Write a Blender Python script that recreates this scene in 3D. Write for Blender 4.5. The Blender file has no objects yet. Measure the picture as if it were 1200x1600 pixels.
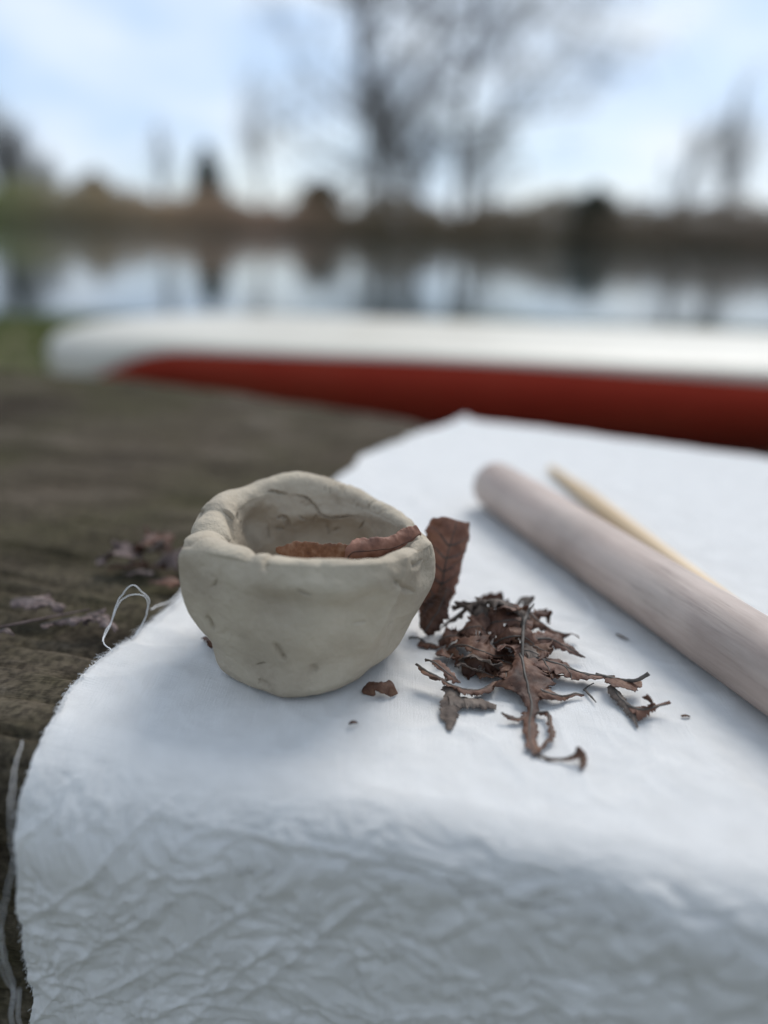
import bpy, math, random
import numpy as np
C = bpy.context.scene.collection
S = bpy.context.scene
R = math.radians

# ------------------------------------------------------------------ camera
cam_d = bpy.data.cameras.new('camera'); cam = bpy.data.objects.new('camera', cam_d); C.objects.link(cam)
cam_d.sensor_fit = 'VERTICAL'; cam_d.sensor_height = 36; cam_d.lens = 1209/1600*36
cam_d.clip_start = .01; cam_d.clip_end = 3000
cam.location = (0, 0, .159); cam.rotation_mode = 'XYZ'
from mathutils import Matrix, Vector
cam.matrix_world = Matrix.Translation((0, 0, .159)) @ Matrix.Rotation(R(90-19.9), 4, 'X') @ Matrix.Rotation(R(2.0), 4, 'Z')
cam_d.dof.use_dof = True; cam_d.dof.focus_distance = .286; cam_d.dof.aperture_fstop = 2.3
S.camera = cam
# ------------------------------------------------------------------ world
SUN_EL, SUN_AZ = 48, 28           # azimuth clockwise from +Y
w = bpy.data.worlds.new('World'); S.world = w; w.use_nodes = True
nt = w.node_tree; nt.nodes.clear()
def N(nt, t, **k):
    n = nt.nodes.new(t)
    for a, v in k.items():
        if a.startswith('i_'):
            key = a[2:]; key = int(key) if key.isdigit() else key.replace('_', ' ')
            n.inputs[key].default_value = v
        else: setattr(n, a, v)
    return n
def ramp(nt, pts, interp='LINEAR'):
    n = nt.nodes.new('ShaderNodeValToRGB'); cr = n.color_ramp; cr.interpolation = interp
    while len(cr.elements) < len(pts): cr.elements.new(.5)
    for e, (p, c) in zip(cr.elements, pts):
        e.position = p; e.color = tuple(c)+(1,) if hasattr(c, '__len__') else (c, c, c, 1)
    return n
sky = N(nt, 'ShaderNodeTexSky', sky_type='NISHITA', sun_disc=False, sun_elevation=R(SUN_EL), sun_rotation=R(SUN_AZ))
sky.air_density = 1.0; sky.dust_density = 1.0; sky.ozone_density = 2
tc = N(nt, 'ShaderNodeTexCoord')
mp = N(nt, 'ShaderNodeMapping'); mp.inputs['Scale'].default_value = (1, 1, 2.6)
nz = N(nt, 'ShaderNodeTexNoise', i_Scale=2.3, i_Detail=5.0, i_Roughness=.55)
rp = ramp(nt, [(.36, .52), (.60, .95)])
rp2 = ramp(nt, [(.34, (4.2, 5.6, 7.7)), (.66, (6.8, 7.4, 8.0))])
nz2 = N(nt, 'ShaderNodeTexNoise', i_Scale=4.2, i_Detail=3.0)
mx = N(nt, 'ShaderNodeMix', data_type='RGBA')
bg = N(nt, 'ShaderNodeBackground', i_Strength=.105); wo = N(nt, 'ShaderNodeOutputWorld')
L = nt.links.new
L(tc.outputs['Generated'], mp.inputs[0]); L(mp.outputs[0], nz.inputs['Vector']); L(mp.outputs[0], nz2.inputs['Vector'])
L(nz.outputs[0], rp.inputs[0]); L(nz2.outputs[0], rp2.inputs[0])
L(rp.outputs[0], mx.inputs[0]); L(sky.outputs[0], mx.inputs[6]); L(rp2.outputs[0], mx.inputs[7])
L(mx.outputs[2], bg.inputs[0]); L(bg.outputs[0], wo.inputs[0])
# ------------------------------------------------------------------ sun (veiled by thin cloud)
sd = bpy.data.lights.new('sun', 'SUN'); sd.energy = 2.2; sd.angle = R(30); sd.color = (1, .975, .94)
sun = bpy.data.objects.new('sun', sd); C.objects.link(sun)
dv = Vector((math.sin(R(SUN_AZ))*math.cos(R(SUN_EL)), math.cos(R(SUN_AZ))*math.cos(R(SUN_EL)), math.sin(R(SUN_EL))))
sun.rotation_euler = dv.to_track_quat('Z', 'Y').to_euler(); sun.location = (2, 3, 5)
S.view_settings.view_transform = 'Standard'; S.view_settings.look = 'None'
S.view_settings.exposure = 0.34; S.view_settings.gamma = 1; S.view_settings.use_curve_mapping = False
S.render.engine = 'CYCLES'

# ------------------------------------------------------------------ helpers
def tag(o, label=None, cat=None, group=None, kind=None):
    if label: o['label'] = label
    if cat: o['category'] = cat
    if group: o['group'] = group
    if kind: o['kind'] = kind
    return o
def mesh_obj(name, V, F, mat, parent=None, origin=(0, 0, 0), smooth=True):
    """V (n,3) in world metres; the object's origin is put at `origin`."""
    V = np.asarray(V, float) - np.asarray(origin, float)
    me = bpy.data.meshes.new(name)
    if isinstance(F, np.ndarray):
        k = F.shape[1]; me.vertices.add(len(V)); me.vertices.foreach_set('co', V.astype(np.float32).ravel())
        me.loops.add(F.size); me.loops.foreach_set('vertex_index', F.astype(np.int32).ravel())
        me.polygons.add(len(F)); me.polygons.foreach_set('loop_start', np.arange(0, F.size, k, dtype=np.int32))
        me.update(calc_edges=True); me.validate()
    else:
        me.from_pydata([tuple(v) for v in V], [], F); me.update()
    me.polygons.foreach_set('use_smooth', [smooth]*len(me.polygons))
    if mat: me.materials.append(mat)
    o = bpy.data.objects.new(name, me); C.objects.link(o)
    if parent is not None:
        o.parent = parent; o.location = Vector(origin)-parent.location
    else: o.location = origin
    return o
def empty(name, loc):
    o = bpy.data.objects.new(name, None); C.objects.link(o); o.location = loc; o.empty_display_size = .05; return o
def grid_faces(n, m, wrap=False):
    i = np.arange(n-1)[:, None]; mm = m if wrap else m-1; j = np.arange(mm)[None, :]; j2 = (j+1) % m
    return np.stack([i*m+j+0*j2, i*m+j2, (i+1)*m+j2, (i+1)*m+j+0*j2], -1).reshape(-1, 4)
def hsh(ix, iy, iz, s):
    h = (ix.astype(np.int64)*73856093) ^ (iy.astype(np.int64)*19349663) ^ (iz.astype(np.int64)*83492791) ^ (s*2654435761)
    h = (h ^ (h >> 13)) * 1274126177 & 0x7fffffff; h = (h ^ (h >> 16)) * 2246822519 & 0x7fffffff; h ^= h >> 11
    return (h & 0xffffff)/float(0xffffff)
def noise(P, s=0):
    P = np.asarray(P, float); i = np.floor(P).astype(np.int64); f = P-i; u = f*f*f*(f*(f*6-15)+10); r = 0
    for dx in (0, 1):
        for dy in (0, 1):
            for dz in (0, 1):
                wgt = (u[..., 0] if dx else 1-u[..., 0])*(u[..., 1] if dy else 1-u[..., 1])*(u[..., 2] if dz else 1-u[..., 2])
                r = r+wgt*hsh(i[..., 0]+dx, i[..., 1]+dy, i[..., 2]+dz, s)
    return r*2-1
def fbm(P, o=4, s=0, g=.5):
    P = np.asarray(P, float); a = 1; r = 0; t = 0
    for k in range(o): r = r+a*noise(P, s+k*17); t += a; a *= g; P = P*2.03+7.1
    return r/t
def ridged(P, o=3, s=0, g=.5):
    P = np.asarray(P, float); a = 1; r = 0; t = 0
    for k in range(o): r = r+a*(1-np.abs(noise(P, s+k*13))*2); t += a; a *= g; P = P*1.97+3.3
    return r/t
def st(x, y, z=0): x, y = np.broadcast_arrays(np.asarray(x, float), np.asarray(y, float)); return np.stack([x, y, x*0+z], -1)
def sstep(a, b, x): t = np.clip((x-a)/(b-a), 0, 1); return t*t*(3-2*t)
def catmull(P, n):
    P = np.asarray(P, float)
    if len(P) == 2: return P[0]+(P[1]-P[0])*np.linspace(0, 1, n)[:, None]
    Q = np.vstack([2*P[0]-P[1], P, 2*P[-1]-P[-2]])
    d = np.r_[0, np.cumsum(np.linalg.norm(np.diff(P[:, :3], axis=0), axis=1))]
    t = np.linspace(0, d[-1], n); k = np.clip(np.searchsorted(d, t, side='right')-1, 0, len(P)-2)
    u = ((t-d[k])/(d[k+1]-d[k]))[:, None]; a, b, c, e = Q[k], Q[k+1], Q[k+2], Q[k+3]
    return .5*((2*b)+(-a+c)*u+(2*a-5*b+4*c-e)*u*u+(-a+3*b-3*c+e)*u**3)
def tube(P, rad, sides=6, n=None, cap=True):
    P = np.asarray(P, float)
    if n: P = catmull(P, n)
    rad = np.interp(np.linspace(0, 1, len(P)), np.linspace(0, 1, len(np.atleast_1d(rad))), np.atleast_1d(rad)) if np.size(rad) > 1 else np.full(len(P), float(rad))
    T = np.gradient(P, axis=0); T /= np.linalg.norm(T, axis=1)[:, None]+1e-12
    A = np.tile([0, 0, 1.], (len(P), 1)); A[np.abs(T[:, 2]) > .95] = (1, 0, 0)
    B = np.cross(T, A); B /= np.linalg.norm(B, axis=1)[:, None]+1e-12; D = np.cross(B, T)
    a = np.linspace(0, 2*math.pi, sides, endpoint=False)
    V = P[:, None]+rad[:, None, None]*(B[:, None]*np.cos(a)[None, :, None]+D[:, None]*np.sin(a)[None, :, None])
    F = grid_faces(len(P), sides, True)
    V = V.reshape(-1, 3)
    if cap:
        k = len(V); V = np.vstack([V, P[:1], P[-1:]]); j = np.arange(sides); b = (len(P)-1)*sides
        F = np.vstack([F, np.stack([j, j*0+k, j*0+k, (j+1) % sides], -1), np.stack([b+j, b+(j+1) % sides, j*0+k+1, j*0+k+1], -1)])
    return V, F
class MB:
    def __init__(s): s.V = []; s.F = []; s.n = 0
    def add(s, V, F): s.V.append(V); s.F.append(np.asarray(F)+s.n); s.n += len(V)
    def build(s, name, mat, parent=None, origin=(0, 0, 0), smooth=True):
        F = [tuple(dict.fromkeys(f)) for f in np.vstack(s.F).tolist()]
        return mesh_obj(name, np.vstack(s.V), F, mat, parent, origin, smooth)
    def quads(s, name, mat, parent=None, origin=(0, 0, 0), smooth=True):
        return mesh_obj(name, np.vstack(s.V), np.vstack(s.F), mat, parent, origin, smooth)

# ------------------------------------------------------------------ materials
def mat(name, rough=.8, spec=.3):
    m = bpy.data.materials.new(name); m.use_nodes = True; t = m.node_tree; b = t.nodes['Principled BSDF']
    b.inputs['Roughness'].default_value = rough; b.inputs['Specular IOR Level'].default_value = spec
    return m, t, b
def noisy(name, cols, scale, rough=.8, spec=.3, stretch=(1, 1, 1), detail=6, bump=0, bscale=None, dist=.001, rot=0, rough_n=.6):
    m, t, b = mat(name, rough, spec)
    c = N(t, 'ShaderNodeTexCoord'); mp = N(t, 'ShaderNodeMapping'); mp.inputs['Scale'].default_value = stretch; mp.inputs['Rotation'].default_value = (0, 0, rot)
    n = N(t, 'ShaderNodeTexNoise', i_Scale=scale, i_Detail=detail, i_Roughness=rough_n)
    k = len(cols); r = ramp(t, [(.3+.4*i/(k-1), q) for i, q in enumerate(cols)])
    t.links.new(c.outputs['Object'], mp.inputs[0]); t.links.new(mp.outputs[0], n.inputs['Vector']); t.links.new(n.outputs[0], r.inputs[0]); t.links.new(r.outputs[0], b.inputs['Base Color'])
    if bump:
        n2 = N(t, 'ShaderNodeTexNoise', i_Scale=bscale or scale*3, i_Detail=6.0, i_Roughness=.65)
        bp = N(t, 'ShaderNodeBump', i_Strength=bump, i_Distance=dist)
        t.links.new(mp.outputs[0], n2.inputs['Vector']); t.links.new(n2.outputs[0], bp.inputs['Height']); t.links.new(bp.outputs[0], b.inputs['Normal'])
    return m
M = {}
M['leaf'] = noisy('dry_leaf', [(.020, .009, .006), (.056, .024, .014), (.10, .045, .026), (.18, .098, .058)], 110, .62, .35, bump=.5, bscale=900, dist=.0004)
M['leaf_red'] = noisy('dry_leaf_reddish', [(.03, .013, .009), (.09, .040, .025), (.18, .088, .055)], 130, .6, .35, bump=.5, bscale=900, dist=.0004)
M['leaf_grey'] = noisy('dry_leaf_grey', [(.06, .045, .037), (.12, .092, .075), (.2, .16, .13)], 170, .75, .25, bump=.5, bscale=900, dist=.0004)
M['leaf_tan'] = noisy('dry_leaf_tan', [(.14, .065, .038), (.23, .11, .062), (.34, .2, .13)], 260, .7, .25, bump=.6, bscale=900, dist=.0004)
M['leaf_warm'] = noisy('dry_leaf_warm', [(.10, .042, .027), (.20, .088, .054), (.30, .15, .10)], 130, .6, .35, bump=.5, bscale=900, dist=.0004)
M['leaf_pink'] = noisy('dry_leaf_pinkish', [(.06, .042, .038), (.135, .098, .09), (.22, .17, .155)], 140, .8, .2, bump=.5, bscale=700, dist=.0005)
M['stem'] = noisy('leaf_stem', [(.025, .022, .02), (.07, .06, .05), (.12, .10, .085)], 200, .6, .35)
M['thread'] = mat('cotton_thread', .9, .1)[0]; M['thread'].node_tree.nodes['Principled BSDF'].inputs['Base Color'].default_value = (.72, .72, .72, 1)

def clay_mat():
    m, t, b = mat('unfired_clay', .75, .2); L = t.links.new
    c = N(t, 'ShaderNodeTexCoord')
    n1 = N(t, 'ShaderNodeTexNoise', i_Scale=28.0, i_Detail=5.0, i_Roughness=.6)
    r1 = ramp(t, [(.28, (.26, .213, .155)), (.42, (.37, .312, .237)), (.58, (.43, .368, .28)), (.74, (.51, .445, .35))])
    n2 = N(t, 'ShaderNodeTexNoise', i_Scale=500.0, i_Detail=4.0); n3 = N(t, 'ShaderNodeTexNoise', i_Scale=1600.0, i_Detail=3.0)
    mp = N(t, 'ShaderNodeMapping'); mp.inputs['Scale'].default_value = (1, 1, .35)
    n4 = N(t, 'ShaderNodeTexNoise', i_Scale=120.0, i_Detail=6.0, i_Roughness=.7)
    a = N(t, 'ShaderNodeMath', operation='MULTIPLY_ADD'); a.inputs[1].default_value = .4
    b2 = N(t, 'ShaderNodeMath', operation='MULTIPLY_ADD'); b2.inputs[1].default_value = .7
    bp = N(t, 'ShaderNodeBump', i_Strength=.75, i_Distance=.0008)
    L(c.outputs['Object'], n1.inputs['Vector']); L(n1.outputs[0], r1.inputs[0]); L(r1.outputs[0], b.inputs['Base Color'])
    L(c.outputs['Object'], n2.inputs['Vector']); L(c.outputs['Object'], n3.inputs['Vector']); L(c.outputs['Object'], mp.inputs[0]); L(mp.outputs[0], n4.inputs['Vector'])
    L(n3.outputs[0], a.inputs[0]); L(n2.outputs[0], a.inputs[2]); L(n4.outputs[0], b2.inputs[0]); L(a.outputs[0], b2.inputs[2])
    L(b2.outputs[0], bp.inputs['Height']); L(bp.outputs[0], b.inputs['Normal'])
    rr = ramp(t, [(.35, .6), (.65, .9)]); L(n4.outputs[0], rr.inputs[0]); L(rr.outputs[0], b.inputs['Roughness'])
    return m
M['clay'] = clay_mat()
def cloth_mat():
    m, t, b = mat('white_cotton', .9, .12); L = t.links.new
    uv = N(t, 'ShaderNodeUVMap')
    sx = N(t, 'ShaderNodeSeparateXYZ'); L(uv.outputs[0], sx.inputs[0])
    def thread(sock, f):
        a = N(t, 'ShaderNodeMath', operation='MULTIPLY'); a.inputs[1].default_value = f*2*math.pi; L(sock, a.inputs[0])
        s = N(t, 'ShaderNodeMath', operation='SINE'); L(a.outputs[0], s.inputs[0]); return s
    s1 = thread(sx.outputs[0], 1900); s2 = thread(sx.outputs[1], 1900)
    mu = N(t, 'ShaderNodeMath', operation='MULTIPLY'); L(s1.outputs[0], mu.inputs[0]); L(s2.outputs[0], mu.inputs[1])
    # slubs: long thin irregular threads both ways
    def slub(sc):
        mp = N(t, 'ShaderNodeMapping'); mp.inputs['Scale'].default_value = sc; n = N(t, 'ShaderNodeTexNoise', i_Scale=1.0, i_Detail=3.0)
        L(uv.outputs[0], mp.inputs[0]); L(mp.outputs[0], n.inputs['Vector']); return n
    n1 = slub((1500, 60, 1)); n2 = slub((60, 1500, 1)); n0 = slub((90, 90, 1))
    ad = N(t, 'ShaderNodeMath', operation='ADD'); L(n1.outputs[0], ad.inputs[0]); L(n2.outputs[0], ad.inputs[1])
    ad2 = N(t, 'ShaderNodeMath', operation='MULTIPLY_ADD'); ad2.inputs[1].default_value = .35; L(mu.outputs[0], ad2.inputs[0]); L(ad.outputs[0], ad2.inputs[2])
    bp = N(t, 'ShaderNodeBump', i_Strength=.8, i_Distance=.0004); L(ad2.outputs[0], bp.inputs['Height']); L(bp.outputs[0], b.inputs['Normal'])
    r = ramp(t, [(.3, (.73, .715, .69)), (.7, (.80, .785, .76))]); L(n0.outputs[0], r.inputs[0]); L(r.outputs[0], b.inputs['Base Color'])
    tr = N(t, 'ShaderNodeBsdfTranslucent'); tr.inputs[0].default_value = (.7, .71, .72, 1)
    mx = N(t, 'ShaderNodeMixShader'); mx.inputs[0].default_value = .05
    o = t.nodes['Material Output']; L(b.outputs[0], mx.inputs[1]); L(tr.outputs[0], mx.inputs[2]); L(mx.outputs[0], o.inputs['Surface'])
    return m
M['cloth'] = cloth_mat()
def old_wood():
    m, t, b = mat('weathered_wood', .95, .08); L = t.links.new
    c = N(t, 'ShaderNodeTexCoord')
    mp = N(t, 'ShaderNodeMapping'); mp.inputs['Rotation'].default_value = (0, 0, R(17)); mp.inputs['Scale'].default_value = (8, 20, 20)
    wv = N(t, 'ShaderNodeTexNoise', i_Scale=1.0, i_Detail=9.0, i_Roughness=.7, i_Distortion=.6)
    r = ramp(t, [(.30, (.016, .012, .008)), (.45, (.050, .040, .028)), (.56, (.088, .071, .052)), (.74, (.165, .140, .112))])
    L(c.outputs['Object'], mp.inputs[0]); L(mp.outputs[0], wv.inputs['Vector']); L(wv.outputs[0], r.inputs[0])
    n2 = N(t, 'ShaderNodeTexNoise', i_Scale=9.0, i_Detail=6.0, i_Roughness=.7); L(c.outputs['Object'], n2.inputs['Vector'])
    r2 = ramp(t, [(.36, 0.), (.58, .85)]); L(n2.outputs[0], r2.inputs[0])
    n3 = N(t, 'ShaderNodeTexNoise', i_Scale=3.1, i_Detail=4.0); L(c.outputs['Object'], n3.inputs['Vector'])
    rc = ramp(t, [(.33, (.028, .021, .014)), (.45, (.056, .050, .026)), (.56, (.068, .053, .037)), (.72, (.12, .10, .083))]); L(n3.outputs[0], rc.inputs[0])
    mx = N(t, 'ShaderNodeMix', data_type='RGBA'); L(r2.outputs[0], mx.inputs[0]); L(r.outputs[0], mx.inputs[6]); L(rc.outputs[0], mx.inputs[7])
    n5 = N(t, 'ShaderNodeTexNoise', i_Scale=330.0, i_Detail=3.0); L(c.outputs['Object'], n5.inputs['Vector'])
    r5 = ramp(t, [(.35, .62), (.62, 1.35)]); L(n5.outputs[0], r5.inputs[0])
    mm = N(t, 'ShaderNodeMix', data_type='RGBA', blend_type='MULTIPLY'); mm.inputs[0].default_value = 1; L(mx.outputs[2], mm.inputs[6]); L(r5.outputs[0], mm.inputs[7])
    L(mm.outputs[2], b.inputs['Base Color'])
    mpf = N(t, 'ShaderNodeMapping'); mpf.inputs['Rotation'].default_value = (0, 0, R(17)); mpf.inputs['Scale'].default_value = (30, 420, 420)
    f = N(t, 'ShaderNodeTexNoise', i_Scale=1.0, i_Detail=8.0, i_Roughness=.7); L(c.outputs['Object'], mpf.inputs[0]); L(mpf.outputs[0], f.inputs['Vector'])
    bp = N(t, 'ShaderNodeBump', i_Strength=.7, i_Distance=.0016); L(f.outputs[0], bp.inputs['Height'])
    bp2 = N(t, 'ShaderNodeBump', i_Strength=.8, i_Distance=.004); L(wv.outputs[0], bp2.inputs['Height']); L(bp.outputs[0], bp2.inputs['Normal']); L(bp2.outputs[0], b.inputs['Normal'])
    return m
M['old_wood'] = old_wood()
def pin_mat():
    m, t, b = mat('beech_wood', .55, .35); L = t.links.new
    c = N(t, 'ShaderNodeTexCoord')
    mp = N(t, 'ShaderNodeMapping'); mp.inputs['Scale'].default_value = (9, 60, 60)
    n = N(t, 'ShaderNodeTexNoise', i_Scale=1.0, i_Detail=7.0, i_Roughness=.6, i_Distortion=.4)
    r = ramp(t, [(.3, (.29, .22, .185)), (.5, (.40, .315, .27)), (.68, (.48, .395, .34))])
    L(c.outputs['Object'], mp.inputs[0]); L(mp.outputs[0], n.inputs['Vector']); L(n.outputs[0], r.inputs[0])
    mp2 = N(t, 'ShaderNodeMapping'); mp2.inputs['Scale'].default_value = (28, 520, 520)
    n2 = N(t, 'ShaderNodeTexNoise', i_Scale=1.0, i_Detail=5.0, i_Roughness=.7); L(c.outputs['Object'], mp2.inputs[0]); L(mp2.outputs[0], n2.inputs['Vector'])
    r2 = ramp(t, [(.3, .72), (.42, .96), (.7, 1.06)]); L(n2.outputs[0], r2.inputs[0])
    n3 = N(t, 'ShaderNodeTexNoise', i_Scale=22.0, i_Detail=4.0); L(c.outputs['Object'], n3.inputs['Vector'])
    r3 = ramp(t, [(.35, .82), (.65, 1.12)]); L(n3.outputs[0], r3.inputs[0])
    mm = N(t, 'ShaderNodeMix', data_type='RGBA', blend_type='MULTIPLY'); mm.inputs[0].default_value = 1; L(r.outputs[0], mm.inputs[6]); L(r2.outputs[0], mm.inputs[7])
    m2 = N(t, 'ShaderNodeMix', data_type='RGBA', blend_type='MULTIPLY'); m2.inputs[0].default_value = 1; L(mm.outputs[2], m2.inputs[6]); L(r3.outputs[0], m2.inputs[7])
    L(m2.outputs[2], b.inputs['Base Color'])
    bp = N(t, 'ShaderNodeBump', i_Strength=.5, i_Distance=.0004); L(n2.outputs[0], bp.inputs['Height']); L(bp.outputs[0], b.inputs['Normal'])
    return m
M['beech'] = pin_mat()
M['pine'] = noisy('pale_pine', [(.48, .32, .18), (.58, .42, .25), (.64, .49, .32)], 60, .5, .35, stretch=(.15, 1, 1), bump=.2)
M['bark'] = noisy('bark', [(.06, .055, .045), (.12, .105, .09), (.17, .15, .13)], 3, .9, .2, bump=.5, dist=.03)
M['twig'] = noisy('twigs', [(.14, .13, .12), (.22, .20, .185)], 1.2, .9, .15)
M['twig_pale'] = noisy('pale_twigs', [(.28, .27, .26), (.40, .38, .36)], 1.2, .9, .15)
M['conifer'] = noisy('conifer_needles', [(.022, .03, .022), (.045, .055, .038), (.07, .08, .05)], 2, .8, .2)
M['grass'] = noisy('grass', [(.045, .07, .015), (.09, .12, .028), (.15, .15, .05)], 1.3, .8, .2)
def brush_mat():
    m, t, b = mat('winter_brush', .95, .1); L = t.links.new
    c = N(t, 'ShaderNodeTexCoord'); sx = N(t, 'ShaderNodeSeparateXYZ'); L(c.outputs['Object'], sx.inputs[0])
    mr = N(t, 'ShaderNodeMapRange'); mr.inputs[1].default_value = -62; mr.inputs[2].default_value = 40; L(sx.outputs[0], mr.inputs[0])
    r = ramp(t, [(0, (.17, .18, .085)), (.15, (.16, .165, .075)), (.24, (.18, .15, .095)), (.36, (.22, .165, .11)), (.48, (.2, .14, .1)), (.58, (.13, .098, .062)), (.75, (.115, .088, .058)), (1, (.13, .098, .075))])
    L(mr.outputs[0], r.inputs[0])
    n = N(t, 'ShaderNodeTexNoise', i_Scale=.8, i_Detail=6.0, i_Roughness=.7); L(c.outputs['Object'], n.inputs['Vector'])
    r2 = ramp(t, [(.3, 1.5), (.7, 3.2)]); L(n.outputs[0], r2.inputs[0])
    mm = N(t, 'ShaderNodeMix', data_type='RGBA', blend_type='MULTIPLY'); mm.inputs[0].default_value = 1; L(r.outputs[0], mm.inputs[6]); L(r2.outputs[0], mm.inputs[7])
    L(mm.outputs[2], b.inputs['Base Color']); return m
M['brush'] = brush_mat()
M['earth'] = noisy('grassy_earth', [(.09, .08, .05), (.13, .12, .065), (.17, .165, .08)], 2.5, .95, .1, bump=.5, bscale=30, dist=.03)
def boat_mat(name, cols, rough, coat):
    m = noisy(name, cols, 3.5, rough, .45, bump=.08, bscale=25, dist=.002); b = m.node_tree.nodes['Principled BSDF']
    b.inputs['Coat Weight'].default_value = coat; b.inputs['Coat Roughness'].default_value = .2; return m
M['boat_white'] = boat_mat('boat_white', [(.45, .41, .335), (.52, .48, .40), (.55, .51, .43)], .5, .1)
M['boat_red'] = boat_mat('boat_red', [(.50, .042, .028), (.58, .055, .036), (.62, .08, .05)], .42, .15)
def water_mat():
    m, t, b = mat('lake_water', .06, .5); L = t.links.new
    b.inputs['Base Color'].default_value = (.02, .03, .03, 1); b.inputs['IOR'].default_value = 1.333
    c = N(t, 'ShaderNodeTexCoord'); mp = N(t, 'ShaderNodeMapping'); mp.inputs['Scale'].default_value = (1, .7, 1); L(c.outputs['Object'], mp.inputs[0])
    n = N(t, 'ShaderNodeTexNoise', i_Scale=1.6, i_Detail=3.0, i_Roughness=.5); L(mp.outputs[0], n.inputs['Vector'])
    bp = N(t, 'ShaderNodeBump', i_Strength=.05, i_Distance=.1); L(n.outputs[0], bp.inputs['Height']); L(bp.outputs[0], b.inputs['Normal'])
    return m
M['water'] = water_mat()

# ================================================================== SETTING
WATER_Z = -.40
BX = np.array([-500, -110, -45, 0, 35, 70, 400.]); BY = np.array([120, 112, 95, 80, 64, 50, 20.])
def bank_y(x): return np.interp(x, BX, BY)
def ground_z(x, y):
    near = 5.1+.25*np.sin(x*1.1)+.12*np.sin(x*3.1)+.02*x
    z = np.where(y < near-1.8, -.27, -.27-.17*sstep(near-1.8, near+.4, y))
    z = z-.7*sstep(near+.3, near+5, y)
    by = bank_y(x)
    z = z+1.0*sstep(by-2, by+1.2, y)*(z < -.45)+.5*sstep(by+1, by+7, y)+1.2*sstep(by+20, by+120, y)
    return z
xs = np.r_[-900, -400, np.linspace(-130, -14, 56), np.linspace(-12, 12, 97), np.linspace(14, 120, 54), 400, 900]
ys = np.r_[-600, -100, -20, np.linspace(-6, 16, 111), np.linspace(17, 125, 170), 140, 200, 400, 1500]
X, Y = np.meshgrid(xs, ys); Z = ground_z(X, Y)+.015*fbm(st(X*1.2, Y*1.2), 3)*(np.abs(Y-1) > .2)
ground = mesh_obj('ground', np.stack([X, Y, Z], -1).reshape(-1, 3), grid_faces(len(ys), len(xs)), M['earth'])
tag(ground, 'grassy dark earth bank sloping down to the lake', kind='structure')
V = np.array([(-900, 3.2, WATER_Z), (900, 3.2, WATER_Z), (900, 190, WATER_Z), (-900, 190, WATER_Z)], float)
tag(mesh_obj('water', V, [(0, 1, 2, 3)], M['water']), 'calm lake water mirroring the sky and the far trees', kind='structure')

# grass on the near bank (stuff)
rng = np.random.default_rng(3)
n = 42000; gx = rng.uniform(-7, 6, n); gy = rng.uniform(1.95, 5.6, n)
gz = ground_z(gx, gy)-.01; keep = gz > -.43; gx, gy, gz = gx[keep], gy[keep], gz[keep]; n = len(gx)
h = rng.uniform(.03, .085, n); a = rng.uniform(0, 2*math.pi, n); lean = rng.normal(0, .03, (n, 2)); wd = rng.uniform(.004, .009, n)
p = np.stack([gx, gy, gz], -1); d = np.stack([np.cos(a), np.sin(a), a*0], -1)*wd[:, None]
tip = p+np.stack([lean[:, 0], lean[:, 1], h], -1)
V = np.stack([p-d, p+d, tip], 1).reshape(-1, 3); F = np.arange(3*n).reshape(-1, 3)
tag(mesh_obj('grass', V, F, M['grass'], smooth=False), 'short green grass growing on the near bank', 'grass', kind='stuff')

# winter brush along the far shore (stuff)
n = 135000; bx = np.r_[rng.uniform(-130, 90, n)]
top = 3.0+1.1*fbm(st(bx*.16, 0), 3, 5)*1.6+.6*noise(st(bx*.7, 3), 8)+np.interp(bx, [-45, -30, 0, 20, 35], [.7, .4, .1, .0, -.2])
u = rng.uniform(0, 1, n)**.95; off = rng.uniform(-.6, 5.5, n); arch = np.sqrt(np.clip(1-((off-2.6)/3.6)**2, .05, 1))
p = np.stack([bx, bank_y(bx)+off, WATER_Z+u*top*arch+rng.normal(0, .1, n)], -1)
sz = rng.uniform(.12, .34, n)
def cards(p, sz, rng, up=.4):
    n = len(p); a = rng.normal(0, 1, (n, 3)); a[:, 2] += up*np.sign(rng.normal(0, 1, n)); a /= np.linalg.norm(a, axis=1)[:, None]
    b = np.cross(a, rng.normal(0, 1, (n, 3))); b /= np.linalg.norm(b, axis=1)[:, None]
    V = np.stack([p-a*sz[:, None]-b*sz[:, None]*.35, p+a*sz[:, None], p-a*sz[:, None]*.6+b*sz[:, None]*.45], 1)
    return V.reshape(-1, 3), np.arange(3*n).reshape(-1, 3)
V, F = cards(p, sz, rng)
tag(mesh_obj('brush', V, F, M['brush'], smooth=False), 'brown leafless brush and reeds along the far shore', 'brush', kind='stuff')

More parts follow.
